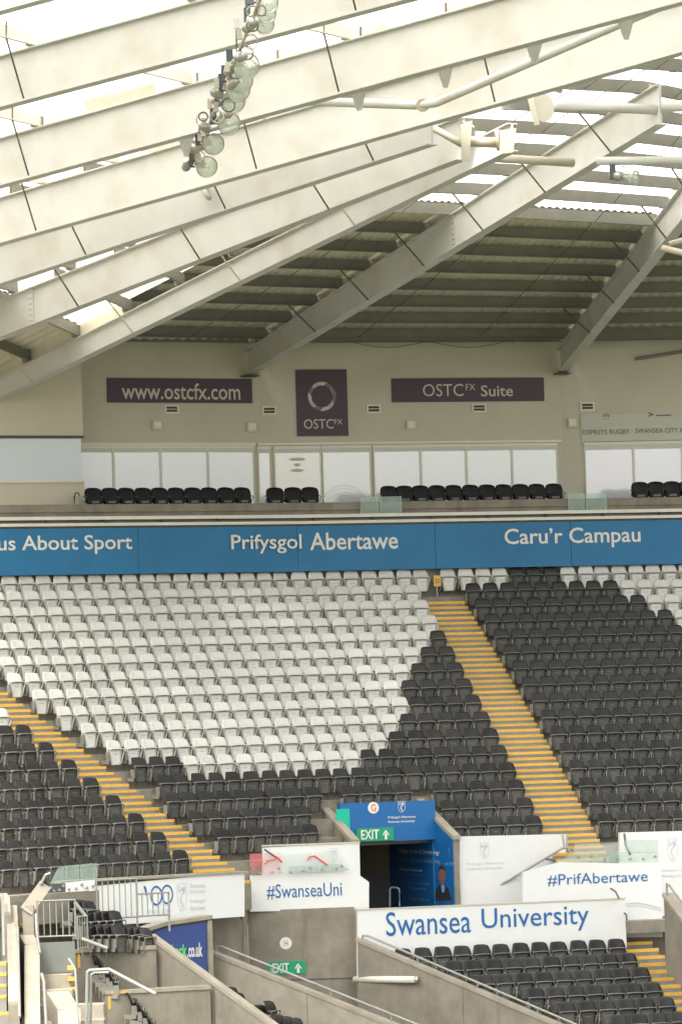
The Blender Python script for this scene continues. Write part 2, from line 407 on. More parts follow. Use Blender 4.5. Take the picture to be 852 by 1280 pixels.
# ------------------------------------------------------------------ seats
def seat_meshes():
    W = 0.225
    # backrest shell
    mb = MB(); prof = [(.40, .105, W * .90), (.50, .115, W * 1.0), (.60, .128, W * 1.02), (.68, .150, W * .96), (.755, .178, W * .86), (.79, .198, W * .79), (.80, .235, W * .72)]
    nx = 6; fr = []; bk = []
    for (z, y, w) in prof:
        for i in range(nx + 1):
            x = -1 + 2 * i / nx; fr.append((x * w, y - .035 * x * x * 1.0 + .012, z - .02 * x ** 4)); bk.append((x * w, y - .035 * x * x + .045, z - .02 * x ** 4))
    vs_ = fr + bk; n1 = len(fr); fs = []
    for j in range(len(prof) - 1):
        for i in range(nx):
            a = j * (nx + 1) + i; b = a + 1; c = b + nx + 1; d = a + nx + 1
            fs.append((a, b, c, d)); fs.append((n1 + a, n1 + d, n1 + c, n1 + b))
    for i in range(nx): fs.append((i, n1 + i, n1 + i + 1, i + 1)); t = (len(prof) - 1) * (nx + 1) + i; fs.append((t, t + 1, n1 + t + 1, n1 + t))
    for j in range(len(prof) - 1):
        a = j * (nx + 1); d = a + nx + 1; fs.append((a, d, n1 + d, n1 + a)); a += nx; d += nx; fs.append((a, n1 + a, n1 + d, d))
    mb.add(vs_, fs); back = mb
    # folded seat pan: dished panel facing the pitch
    mb = MB(); vs_ = []; fs = []
    zs = [(.17, .140), (.20, .160), (.34, .168), (.50, .172), (.545, .165)]
    for (z, w) in zs:
        for i in range(5):
            x = -1 + i * .5; vs_.append((x * w, .045 + (z - .17) * .02 + .012 * (1 - x * x), z))
    for (z, w) in zs:
        for i in range(5):
            x = -1 + i * .5; vs_.append((x * w, .09 + (z - .17) * .02, z))
    n1 = 25
    for j in range(4):
        for i in range(4):
            a = j * 5 + i; fs.append((a, a + 1, a + 6, a + 5)); fs.append((n1 + a, n1 + a + 5, n1 + a + 6, n1 + a + 1))
    for i in range(4): fs.append((i, n1 + i, n1 + i + 1, i + 1)); fs.append((20 + i, 21 + i, n1 + 21 + i, n1 + 20 + i))
    for j in range(4): a = j * 5; fs.append((a, a + 5, n1 + a + 5, n1 + a)); a += 4; fs.append((a, n1 + a, n1 + a + 5, a + 5))
    mb.add(vs_, fs); pan = mb
    # rim of the pan, an arch
    mb = MB(); path = [(-.165, .045, .21), (-.182, .03, .36), (-.212, .015, .47), (-.222, .006, .535), (-.200, .0, .572), (0, -.004, .580), (.200, .0, .572), (.222, .006, .535), (.212, .015, .47), (.182, .03, .36), (.165, .045, .21)]
    mb.tube(path, .0155, 6); mb.hexa([(-.21, .0, .560), (.21, .0, .560), (.215, .13, .545), (-.215, .13, .545), (-.205, .0, .588), (.205, .0, .588), (.21, .13, .575), (-.21, .13, .575)]); rim = mb
    # bracket and side hinge
    mb = MB(); mb.box((-.262, .03, .20), (-.240, .30, .30)); mb.box((-.262, .0, .28), (-.236, .13, .50)); mb.box((-.266, .29, .05), (-.226, .31, .36))
    mb.tube([(-.25, .07, .44), (.235, .07, .44)], .012, 5)
    return back, pan, rim, mb
_b, _p, _r, _k = seat_meshes()
seatm = {
 'white': [('backrest', _b.mesh('backrest', 'seat_white', smooth=True)), ('seat_pan', _p.mesh('seat_pan', 'seat_white_pan_lit', smooth=True)), ('pan_rim', _r.mesh('pan_rim', 'seat_white_frame', smooth=True)), ('bracket', _k.mesh('bracket', 'bracket'))],
 'black': [('backrest', _b.mesh('backrest', 'seat_black', smooth=True)), ('seat_pan', _p.mesh('seat_pan', 'seat_black_pan', smooth=True)), ('pan_rim', _r.mesh('pan_rim', 'seat_black_frame', smooth=True)), ('bracket', _k.mesh('bracket', 'bracket'))],
}
ORD = ['zeroth', 'first', 'second', 'third', 'fourth', 'fifth', 'sixth', 'seventh', 'eighth', 'ninth', 'tenth', 'eleventh', 'twelfth', 'thirteenth', 'fourteenth', 'fifteenth', 'sixteenth', 'seventeenth', 'eighteenth', 'nineteenth', 'twentieth'] + ['twenty-' + o for o in ['first', 'second', 'third', 'fourth', 'fifth', 'sixth', 'seventh', 'eighth', 'ninth']] + ['thirtieth'] + ['thirty-' + o for o in ['first', 'second', 'third', 'fourth', 'fifth', 'sixth', 'seventh', 'eighth', 'ninth']]
def put_seat(p, yaw, col, label, group, sc=1.0):
    e = bpy.data.objects.new(col + '_seat', None); COL.objects.link(e)
    e.location = p; e.rotation_euler = (R(random.gauss(0, 1.1)), R(random.gauss(0, .5)), R(yaw + random.uniform(-2.2, 2.2))); e.empty_display_size = .1
    e.scale = (sc, 1, 1)
    tag(e, label, 'stadium seat', group)
    for n, me in seatm[col]:
        o = bpy.data.objects.new(n, me); COL.objects.link(o); o.parent = e
        if n in ('seat_pan', 'pan_rim'):
            pass
    return e
seats = []   # (pos, yaw, colour, block, row, col)
PITCH_S = [.54, .53, .505, .507]
def walk(poly, s, direction, s_end, cb):
    """place seats from arc position s in a direction until s_end"""
    j = 0
    while True:
        _, i, yaw = onpoly(poly, s + direction * .02)
        pch = PITCH_S[i]
        c = s + direction * pch / 2
        if (s + direction * (pch - .12) - s_end) * direction > 0: break
        p, i2, yaw2 = onpoly(poly, c)
        j += 1
        cb(p, yaw2, j)
        s += direction * pch
        if j > 60: break
for k in range(0, 17):
    poly = line(k + .40); y = ylip(k, 0)
    z = zrow(k)
    def add(block, cond=None):
        def cb(p, yaw, j):
            px, py = project((p.x, p.y, z + .5))
            if px < -40 or px > 900: return
            if in_tunnel(p, k, .16): return
            if k == 16 and px > 300: return
            if k >= 14 and block == 'C' and 392 < px < 470: return
            if k == 13 and min(abs((flat(p) - TF.P).dot(TF.t) - uu) for uu in (uTL + .07, uTR - .07)) < .33: return
            col = 'black'
            if block == 'R':
                if k == 0 and not (640 < px < 703): col = 'white'
                if k == 1 and px > 768: col = 'white'
                if k == 2 and px > 816: col = 'white'
                if k == 3 and px > 850: col = 'white'
            elif block == 'C':
                lim = [999, 999, 999, 999, 536, 525, 513, 501, 506, 496, 484, 457, 0, 0, 0, 0, 0][k]
                lo = -99 if k < 10 else (141 if k == 10 else 225)
                if lo < px < lim: col = 'white'
            else:
                if k <= 8: col = 'white'
            seats.append((V((p.x, p.y, z)), yaw, col, block, k, j))
        return cb
    L = sum((poly[i + 1] - poly[i]).length for i in range(4))
    if k == 0:
        s = hitx(poly, 551, y); walk(poly, s, 1, L, add('R')); walk(poly, hitx(poly, 539, y), -1, 0, add('C'))
    else:
        walk(poly, hitx(poly, e_rl(k), y), 1, L, add('R'))
        sl_ = hitx(poly, e_lcl(k), y) if e_lcl(k) > -60 else 0
        sr_ = hitx(poly, e_lr(k), y)
        walk(poly, sr_, -1, sl_ + .0, add('C'))
        if k > 6: walk(poly, hitx(poly, e_ll(k), y), -1, 0, add('L'))
GR = {'white': 'white folding seats in the upper seating bank', 'black': 'black folding seats in the seating banks'}
bn = {'R': 'right of the right aisle', 'C': 'left of the right aisle', 'L': 'left of the left aisle'}
def seat_label(col, block, k, j):
    if block == 'D': return '%s folding seat, %s row under the white parapet, %s from the lower stair' % (col, ORD[k + 1], ORD[j])
    return '%s folding seat, %s row under the blue banner, %s seat %s' % (col, ORD[k + 1], ORD[j], bn[block])

# ------------------------------------------------------------------ aisle stairs
def aisle(label_name, el, er, k0, k1, nst=3, lin=line, zr=zrow, ris=RIS, ysh=None):
    st = empty(label_name, onpoly(lin(k0), 1)[0] + V((0, 0, zr(k0))), kind='structure')
    for k in range(k0, k1 + 1):
        for j in range(nst):
            f0 = k + j / nst; f1 = k + (j + 1) / nst + 0.03
            zt = zr(k) + ris - ris * (j + 1) / nst if True else 0
            # level of step j on row k tread (j = nst-1 is the tread itself)
            zt = zr(k) + ris * (nst - 1 - j) / nst + .005
            def edge(f):
                base = lin(f); yy = ysh(f)
                return onpoly(base, hitx(base, el(f - .4), yy) + .02)[0], onpoly(base, hitx(base, er(f - .4), yy) - .02)[0]
            (a0, b0), (a1, b1) = edge(k + j / nst), edge(k + (j + 1) / nst)
            n = (a1 - a0 + b1 - b0).normalized() * 1.0
            mb = MB(); mb.prism([a1 + n * .004, b1 + n * .004, b0, a0], zt - ris / nst - .02, zt)
            so = obj('step', mb, 'step', st)
            mb = MB(); mb.prism([a1 + n * .012, b1 + n * .012, b1 - n * .06, a1 - n * .06], zt - .068, zt + .004)
            obj('nosing', mb, 'yellow', so)
aisle('right_aisle_stairs', e_lr, e_rl, 1, 16, ysh=lambda k: ylip(k, 0))
aisle('left_aisle_stairs', e_ll, e_lcl, 6, 16, ysh=lambda k: ylip(k, 0))

# ------------------------------------------------------------------ balcony front: banner, ledge, trays
def polystrip(name, fr, fr2, z0, z1, m, parent, k=0, split=False):
    a, b = line(fr), line(fr2); out = []
    for i in range(4):
        mb = MB(); mb.prism([b[i], b[i + 1], a[i + 1], a[i]], z0, z1); out.append(obj(name, mb, m, parent))
    return out
zb0 = ZC + 4.10; zb1 = ZC + 5.34
ban = empty('blue_banner', (B1.x, B1.y, zb0), 'long blue banner with university lettering along the balcony front', 'banner')
_a, _b = line(.20), line(.32)
for i in range(4):
    n_ = max(1, round((_b[i + 1] - _b[i]).length / 3.9))
    for q in range(n_):
        f0, f1 = q / n_, (q + 1) / n_ - .0009
        mb = MB(); mb.prism([_b[i].lerp(_b[i + 1], f0), _b[i].lerp(_b[i + 1], f1), _a[i].lerp(_a[i + 1], f1), _a[i].lerp(_a[i + 1], f0)], zb0, zb1); obj('banner_panel', mb, 'blue', ban)
def pl_on(fr, i):  # plane of facet i at row fraction
    l = line(fr); e = l[i + 1] - l[i]; return Pl(l[i], math.degrees(math.atan2(e.y, e.x)))
pbM = pl_on(.32, 3); pbL = pl_on(.32, 2); pbLL = pl_on(.32, 1)
text('Caru\u2019r Campau', pbM, 630, 659.5, 800, 685, 'text_white', ban, bold=.012)
bx1 = project(line(.32)[3] + V((0, 0, zb0)))[0]
text('Prifysgol', pbL, 288, 668, 376, 692, 'text_white', ban, bold=.012, d=.045)
text('Abertawe', pbM, 387, 665, 497, 687, 'text_white', ban, bold=.012)
text('us About Sport', pbL, -3, 669, 165, 693, 'text_white', ban, bold=.012)
bal = empty('balcony', (B1.x, B1.y, ZC + 5.4), 'weathered concrete balcony edge with pale cable trays above the blue banner', 'balcony')
polystrip('ledge', -3.9, .18, ZC + 5.36, ZC + 5.50, 'concrete', bal)
polystrip('cable_tray', .18, .34, ZC + 5.40, ZC + 5.475, 'tube_white', bal)
polystrip('cable_tray', .10, .26, ZC + 5.57, ZC + 5.66, 'tube_white', bal)
polystrip('back_board', -.05, .05, ZC + 5.5, ZC + 5.78, 'concrete', bal)
polystrip('parapet', -.25, .12, ZC + 5.78, ZC + 5.99, 'concrete', bal)
for i in range(1, 4):
    pl = pl_on(.2, i); L = (line(.2)[i + 1] - line(.2)[i]).length
    for q in range(int(L / 1.7)):
        mb = MB(); pl.box(mb, .5 + q * 1.7, .54 + q * 1.7, ZC + 5.48, ZC + 5.57, -.1, .06); obj('tray_bracket', mb, 'rod', bal)

# ------------------------------------------------------------------ suite wall with windows
wM = Pl(flat(pl_on(0, 3).hit(511, 600)) - plM.n * 3.2, 18)
c1 = wM.hit(320, 600); c2 = wM.hit(706, 600)
wL = Pl(c1, 28); wR = Pl(c2, 10)
zw0 = ZC + 5.4; zw1 = ZC + 11.0
def wallthing(label, pl, ua, ub, m='wall'):
    e = empty('suite_wall', pl.pt((ua + ub) / 2, zw0), label, 'wall')
    mb = MB(); pl.box(mb, ua, ub, zw0, zw1, -.25, 0); obj('wall_face', mb, m, e); return e
eM = wallthing('cream painted rear wall bay between the two dark roof beam feet', wM, wM.u(320, 600), wM.u(706, 600))
uLl = wL.u(104, 560)
eL = wallthing('cream painted rear wall bay at left under the website sign', wL, wL.u(-150, 560), 0 - .002)
eR = wallthing('cream painted rear wall bay at far right over the pale sponsor board', wR, .002, wR.u(990, 560))
def window(pl, parent, px0, px1, ytop, m='pane', zb=None, inset=3.0):
    """one glazed bay: frame with four members, pane behind"""
    u0, u1, _, zt = pl.rect(px0, ytop, px1, ytop + 40); zb = zw0 + .2
    f = .032; mb = MB()
    pl.box(mb, u0, u0 + f, zb, zt, 0, .05); pl.box(mb, u1 - f, u1, zb, zt, 0, .05)
    pl.box(mb, u0 + f, u1 - f, zt - .09, zt, 0, .05); pl.box(mb, u0 + f, u1 - f, zb, zb + .08, 0, .05)
    fr = obj('window', mb, 'frame', parent)
    mb = MB(); pl.box(mb, u0 + f, u1 - f, zb + .08, zt - .09, .0, .018); obj('pane', mb, m, fr)
    mb = MB(); pl.box(mb, u0 + f, u1 - f, zt - .20, zt - .094, .019, .026); obj('blind_roll', mb, 'text_white', fr)
    return fr
for a, b in ((82, 141), (141, 200), (200, 259), (259, 317)): window(wL, eL, a, b, 556.5)
for a, b, m in ((322, 338, 'pane'), (342, 401, 'pane_cream'), (402, 463, 'pane'), (466, 525, 'pane'), (525, 582, 'pane'), (582, 639, 'pane'), (639, 696, 'pane')):
    window(wM, eM, a, b, 557.5 - (a - 322) * .012, m)
for a, b in ((730, 791), (791, 852), (852, 912)): window(wR, eR, a, b, 553.5 - (a - 730) * .02, 'pane_blue')
for nm in ('pane', 'pane_blue', 'pane_cream', 'pane_grey'):
    b_ = [n_ for n_ in M[nm].node_tree.nodes if n_.type == 'BSDF_PRINCIPLED'][0]
    b_.inputs['Coat Weight'].default_value = 1.0; b_.inputs['Coat IOR'].default_value = 2.8; b_.inputs['Coat Roughness'].default_value = .12
pW51 = Pl(wL.pt(wL.u(-150, 560), 0), 51)
mb = MB(); pW51.box(mb, -30, .0, zw0 - 6, zw1 + 1.5, -.25, 0); obj('wall_face', mb, 'wall', eL)  # unseen side stand wall, added to keep out light from the left
# lettering ghosts on the cream door: three faint ellipses
for yy, ww in ((574, 22), (581, 8), (588, 18)):
    s = F / wM.hit(371, yy).y; obj('faint_print', ringmesh(wM, wM.u(371, yy), wM.z(371, yy), 0, 2.0 / s, .03, sx=ww / 4.0), 'sign_grey', eM)
# circular etched patterns low on the glass
for cx_, r_ in ((430, 30), (535, 22), (487, 20)):
    s = F / wM.hit(cx_, 640).y
    for q in (1.0, .86, .72, .58):
        obj('etched_ring', ringmesh(wM, wM.u(cx_, 636), wM.z(cx_, 636), r_ * q / s - .012, r_ * q / s, .034, a0=.15, a1=math.pi - .15), 'sign_grey', eM)
# mouldings above windows
for pl, e, a, b, y in ((wL, eL, 82, 318, 553), (wM, eM, 321, 700, 553.5), (wR, eR, 728, 930, 551.5)):
    u0, u1, z0, z1 = pl.rect(a, y - 1, b, y + 2.4); zt = pl.z(a + 5, y + (5 if pl is wR else 3.5)); mb = MB(); pl.box(mb, u0, u1, zt - .0, zt + .07, 0, .09); obj('window_head', mb, 'frame', e)
# left projecting press box
pX = wL.off(1.1)
pb = empty('press_box', pX.pt(pX.u(50, 600), zw0), 'projecting cream press box with grey glazing at the far left', 'press box')
def pbx(y0, y1, d0, d1, m, name, x0=-130, x1=105.5):
    u0, u1, z0, z1 = pX.u(x0, 600), pX.u(x1, 600), pX.z(50, y1), pX.z(50, y0); mb = MB(); pX.box(mb, u0, u1, z0, z1, d0, d1); return obj(name, mb, m, pb)
pbx(420, 545.5, -1.1, 0, 'wall_light', 'upper_wall')
pbx(544.5, 547.5, .001, .05, 'dark_panel', 'drip_edge')
pbx(547.5, 601.5, -1.09, -.06, 'pane_grey', 'glazing', x1=103.5)
pbx(601.5, 648, -1.1, .0, 'wall_light', 'lower_wall')
pbx(600.5, 603.5, .001, .05, 'frame', 'sill')
# signs on the wall
def sign(name, label, pl, px0, py0, px1, py1, m, cat='sign', d=.05, tilt=0.0):
    u0, u1, z0, z1 = pl.rect(px0, py0, px1, py1)
    e = empty(name, pl.pt((u0 + u1) / 2, z0, .0), label, cat)
    mb = MB(); pl.box(mb, u0, u1, z0, z1, .003, d); obj('board', mb, m, e); return e
wTL = wL
s1 = sign('website_sign', 'long plum sign reading www.ostcfx.com on the cream wall', wL, 133.5, 473, 314, 503.5, 'purple')
text('www.ostcfx.com', wL, 151, 479, 299, 499.5, 'purple_text', s1, d=.056, bold=.01)
s2 = sign('logo_sign', 'tall square plum sign with swirling ring over OSTC FX letters', wM, 370, 462, 433.5, 545, 'purple')
pl = wM; cu_ = pl.u(401.5, 495.5); cz_ = pl.z(401.5, 495.5); s_ = F / pl.hit(401, 495).y
for q in range(11):
    an = q * 2 * math.pi / 11; mb = MB(); vs_ = []; fs = []; N_ = 14
    for i in range(N_ + 1):
        t = i / N_; a_ = an + t * 1.9; ro = (18.6 - 1.6 * t) / s_; ri = ro - (5.2 * (1 - t) ** .7 + .15) / s_ * (1 if t > .12 else t / .12)
        for rr in (ri, ro): vs_.append(pl.pt(cu_ + rr * math.cos(a_), cz_ + rr * math.sin(a_), .052 + q * .0006))
    for i in range(N_): fs.append((2 * i, 2 * i + 1, 2 * i + 3, 2 * i + 2))
    mb.add(vs_, fs); obj('ring_swirl', mb, ('ring', 'ring_dim', 'purple_text')[q % 3], s2)
text('OSTC', wM, 379, 524, 416, 536, 'purple_text', s2, d=.056); text('FX', wM, 417, 524, 427, 530.5, 'purple_text', s2, d=.056)
s3 = sign('suite_sign', 'long plum sign reading OSTC FX Suite on the cream wall', wM, 489, 472.5, 679, 502, 'purple')
text('OSTC', wM, 527.5, 480, 578, 495.5, 'purple_text', s3, d=.056); text('FX', wM, 581, 480, 593, 488, 'purple_text', s3, d=.056)
text('Suite', wM, 600, 481.5, 640, 495.5, 'purple_text', s3, d=.056, bold=.01)
s4 = sign('sponsor_board', 'pale grey board reading OSPREYS RUGBY and SWANSEA CITY AFC above right windows', wR, 725.5, 515.5, 905, 550.5, 'sign_grey')
text('OSPREYS RUGBY', wR, 727, 537, 786, 543, 'text_dark', s4, d=.056, bold=.006); text('SWANSEA CITY AFC', wR, 793, 535, 862, 541, 'text_dark', s4, d=.056, bold=.006)
for q, (a, b) in enumerate(((752, 760), )):
    text('oTo', wR, 752, 517, 761, 521.5, 'text_dark', s4, d=.056, name='emblem', bold=.03)
    text('~', wR, 752.5, 523.5, 760.5, 524.6, 'text_dark', s4, d=.056, name='emblem', bold=.03)
text('>', wR, 809, 515.5, 816, 521, 'text_dark', s4, d=.056, name='emblem', bold=.03)
mb = MB(); u0, u1, z0, z1 = wR.rect(819, 518.5, 838, 520); wR.box(mb, u0, u1, z0, z1, .05, .056); obj('emblem', mb, 'text_dark', s4)
# vents and small boxes
vents = [(wL, 214, 511.5, 'first slotted vent from the left, under the website sign'), (wM, 336, 513, 'slotted vent between the website sign and the ring sign'), (wM, 466.5, 511, 'slotted vent just right of the ring sign'), (wM, 598, 510, 'slotted vent under the long suite sign'), (wR, 733.5, 508, 'slotted vent over the corner of the pale sponsor board')]
for pl, x, y, lb in vents:
    u0, u1, z0, z1 = pl.rect(x - 9, y - 5.5, x + 9, y + 5.5); e = empty('wall_vent', pl.pt((u0 + u1) / 2, z0), lb, 'vent', 'slotted vents on the cream wall')
    mb = MB(); f = .05
    pl.box(mb, u0, u1, z1 - f, z1, 0, .05); pl.box(mb, u0, u1, z0, z0 + f, 0, .05); pl.box(mb, u0, u0 + f, z0 + f, z1 - f, 0, .05); pl.box(mb, u1 - f, u1, z0 + f, z1 - f, 0, .05)
    obj('vent_frame', mb, 'frame', e)
    mb = MB(); pl.box(mb, u0 + f, u1 - f, z0 + f, z1 - f, 0, .008); obj('backing', mb, 'vent', e)
    zm = (z0 + z1) / 2; mb = MB(); pl.box(mb, u0 + f, u1 - f, zm - .014, zm + .014, .01, .04); obj('slat', mb, 'wall_light', e)
boxes = [(wL, 195, 532, 'small cream alarm box under the website sign'), (wL, 313, 534, 'small cream alarm box left of the ring sign'), (wM, 512.5, 531.5, 'small cream alarm box under the left end of the suite sign'), (wR, 714.5, 528.5, 'small cream alarm box beside the pale sponsor board')]
for pl, x, y, lb in boxes:
    u0, u1, z0, z1 = pl.rect(x - 6, y - 6, x + 6, y + 6); e = empty('alarm_box', pl.pt((u0 + u1) / 2, z0), lb, 'alarm box', 'small boxes on the cream wall')
    mb = MB(); pl.box(mb, u0, u1, z0, z1, 0, .10); obj('box_body', mb, 'wall_light', e)
    mb = MB(); pl.box(mb, u0 + .03, u1 - .05, z0 + .05, z1 - .03, .10, .14); obj('box_cover', mb, 'frame', e)
# junction box left
jb = pX.off(.1); u0, u1, z0, z1 = jb.rect(94, 620, 114.5, 641)
e = empty('junction_box', jb.pt(u0, z0), 'cream junction box with looped cable at the balcony corner', 'junction box')
mb = MB(); jb.box(mb, u0, u1, z0, z1, .0, .2); obj('box_body', mb, 'sign_grey', e)
mb = MB(); jb.box(mb, u0 + .05, u1 - .05, z1 - .12, z1 - .05, .2, .22); jb.box(mb, u0 + .05, u1 - .05, z0 + .06, z0 + .13, .2, .22); obj('hinge_plate', mb, 'tube_white', e)
mb = MB(); mb.tube([jb.pt(u0 - .05, z0 + .1, .1), jb.pt(u0 - .07, z1 - .05, .1), jb.pt(u0 - .03, z1 + .08, .1), jb.pt(u0 + .05, z1 + .08, .1), jb.pt(u0 + .09, z1, .1)], .02, 6); obj('cable_loop', mb, 'dark_panel', e)
# glass screens on the balcony
pG = pl_on(.0, 3)
for (a, b, y0, y1, lb) in ((448, 500, 621, 643, 'short clear glass screen on the balcony edge left of the black chairs'), (707, 756, 617, 640, 'short clear glass screen on the balcony edge below the alarm box')):
    u0, u1, z0, z1 = pG.rect(a, y0, b, y1); e = empty('glass_screen', pG.pt(u0, z0), lb, 'glass screen', 'glass screens on the balcony edge')
    um = u0 + (u1 - u0) * .45
    for (p, q) in ((u0, um - .01), (um + .01, u1)):
        mb = MB(); pG.box(mb, p, q, z0, z1, .14, .155); g = obj('glass_pane', mb, 'glass', e)
        for w in (.2, .5, .8):
            mb = MB(); mb.lathe(pG.pt(p + (q - p) * w, z0 + .1, .155), pG.n, [(0, .02), (.02, .02)], 8); obj('bolt', mb, 'galv', g)
# balcony chairs
chair_b = MB(); 
def chair_meshes():
    mb = MB(); pr = [(.36, .10, .21), (.5, .12, .23), (.66, .15, .23), (.74, .17, .20), (.775, .20, .14)]
    nx = 6; fr = []; bk = []
    for (z, y, w) in pr:
        for i in range(nx + 1):
            x = -1 + 2 * i / nx; fr.append((x * w, y - .05 * x * x, z - .02 * x * x)); bk.append((x * w, y - .05 * x * x + .06, z - .02 * x * x))
    n1 = len(fr); fs = []
    for j in range(len(pr) - 1):
        for i in range(nx):
            a = j * (nx + 1) + i; b = a + 1; c = b + nx + 1; d = a + nx + 1; fs.append((a, b, c, d)); fs.append((n1 + a, n1 + d, n1 + c, n1 + b))
    for i in range(nx): fs.append((i, n1 + i, n1 + i + 1, i + 1)); t = (len(pr) - 1) * (nx + 1) + i; fs.append((t, t + 1, n1 + t + 1, n1 + t))
    for j in range(len(pr) - 1):
        a = j * (nx + 1); d = a + nx + 1; fs.append((a, d, n1 + d, n1 + a)); a += nx; d += nx; fs.append((a, n1 + a, n1 + d, d))
    mb.add(fr + bk, fs)
    pan = MB(); pan.prism([(-.19, -.02), (.19, -.02), (.20, .07), (-.20, .07)], .20, .50)
    arm = MB(); arm.tube([(-.25, .12, .36), (-.25, -.06, .50), (-.25, .16, .54)], .016, 6); arm2 = MB(); arm2.tube([(.25, .12, .36), (.25, -.06, .50), (.25, .16, .54)], .016, 6)
    emb = MB(); emb.box((-.10, -.032, .34), (.10, -.022, .40)); 
    return mb, pan, arm, emb, arm2
cm = chair_meshes()
chm = [('backrest', cm[0].mesh('backrest', 'dark_rubber', smooth=True)), ('seat_pan', cm[1].mesh('seat_pan', 'dark_rubber')), ('armrest', cm[2].mesh('armrest', 'seat_black_frame')), ('armrest', cm[4].mesh('armrest', 'seat_black_frame')), ('badge', cm[3].mesh('badge', 'seat_black_frame'))]
rowsb = [('L', [119 + 21 * .985 * i for i in range(10)], 'under the website sign'), ('M', [345, 367.5, 389], 'of the trio below the cream door'),
         ('M', [488, 507, 527, 548, 569, 590, 610.5, 631.5, 652, 673, 694], 'in the long row below the suite sign'), ('R', [801, 821, 841, 861], 'by the blue windows at right')]
for bay, xs, desc in rowsb:
    for i, x in enumerate(xs):
        pl = {'L': wL, 'M': wM, 'R': wR}[bay].off(2.15 if bay != 'L' else 2.3); p = pl.hit(x, 625)
        e = bpy.data.objects.new('balcony_chair', None); COL.objects.link(e); e.location = (p.x, p.y, ZC + 5.72); e.rotation_euler = (0, 0, R(pl.yaw + random.uniform(-3, 3))); e.scale = (1.08, 1, 1)
        tag(e, 'black balcony chair, %s from the left, %s' % (ORD[i + 1], desc), 'chair', 'black chairs along the balcony')
        for n, me in chm: o = bpy.data.objects.new(n, me); COL.objects.link(o); o.parent = e
# row marker 22
pm = pl_on(.45, 3); e22 = sign('row_marker', 'small yellow marker numbered 22 at the head of the stairs', pm, 541.5, 719.5, 550, 733, 'yellow', cat='marker', d=.03)
text('22', pm, 543, 723.5, 549, 729, 'text_dark', e22, d=.036, bold=.02)
mb = MB(); u = pm.u(545.7, 730); mb.box(tuple(pm.pt(u, Z0) - V((.02, .0, 0))), tuple(pm.pt(u, Z0 + .35) + V((.02, .03, 0)))); obj('post', mb, 'galv', e22)

# ------------------------------------------------------------------ roof
class Rafter:
    def __init__(s, p0, Y0, az, p1, d0, d1, Lb=0.0, Le=None):
        s.az = az; s.d = V((math.sin(R(az)), -math.cos(R(az)), 0))
        A = at(p0[0], p0[1], Y0); s.A = A
        rr = ray(*p1)
        # plan intersection of the viewing column with the rafter line
        den = rr.x * s.d.y - rr.y * s.d.x
        k = ((A.x - CAM.x) * s.d.y - (A.y - CAM.y) * s.d.x) / den
        E = CAM + rr * k; L = (flat(E) - flat(A)).dot(s.d)
        s.slope = (E.z - A.z) / L; s.L0 = Lb; s.L1 = L if Le is None else Le; s.Lp = L
        s.d0 = d0; s.d1 = d1; s.n = V((math.cos(R(az)), math.sin(R(az)), 0))
    def dep(s, L): f = (L - s.L0) / (s.L1 - s.L0); return s.d0 + (s.d1 - s.d0) * min(1, max(0, f * 1.6))
    def bot(s, L): return V((s.A.x, s.A.y, 0)) + s.d * L + V((0, 0, s.A.z + s.slope * L))
    def top(s, L): return s.bot(L) + V((0, 0, s.dep(L)))
    def hitdir(s, P, yaw):  # from plan point P along yaw, intersect rafter line -> L
        t = V((math.cos(R(yaw)), math.sin(R(yaw)), 0)); A = flat(s.A); w = flat(P) - A
        den = s.d.x * t.y - s.d.y * t.x
        return (w.x * t.y - w.y * t.x) / den
Yb2 = c1.y + .1
wallM_end = c2
RF = [
 Rafter((702, 465), c2.y - .2, 9, (852, 280), .62, .85, 0, 32),
 Rafter((311, 468), c1.y - .2, 23, (826, 154), .62, .88, 0, None),
 Rafter((0, 498), 129.5, 36, (641, 187), .44, .60, -6.5, None),
 Rafter((0, 422), 124.0, 42, (576, 198), .92, .92, -6, None),
 Rafter((0, 355), 119.0, 47, (540, 179), 1.0, 1.0, -6, None),
 Rafter((0, 304), 115.0, 51, (852, 65), 1.02, 1.12, -6, 26),
 Rafter((0, 232), 108.0, 51, (430, 116), 1.02, 1.05, -6, 24),
 Rafter((0, 134), 101.0, 51, (430, 20), 1.04, 1.05, -6, 22),
 Rafter((0, 14), 93.5, 51, (55, -1), 1.04, 1.04, -6, 20),
]
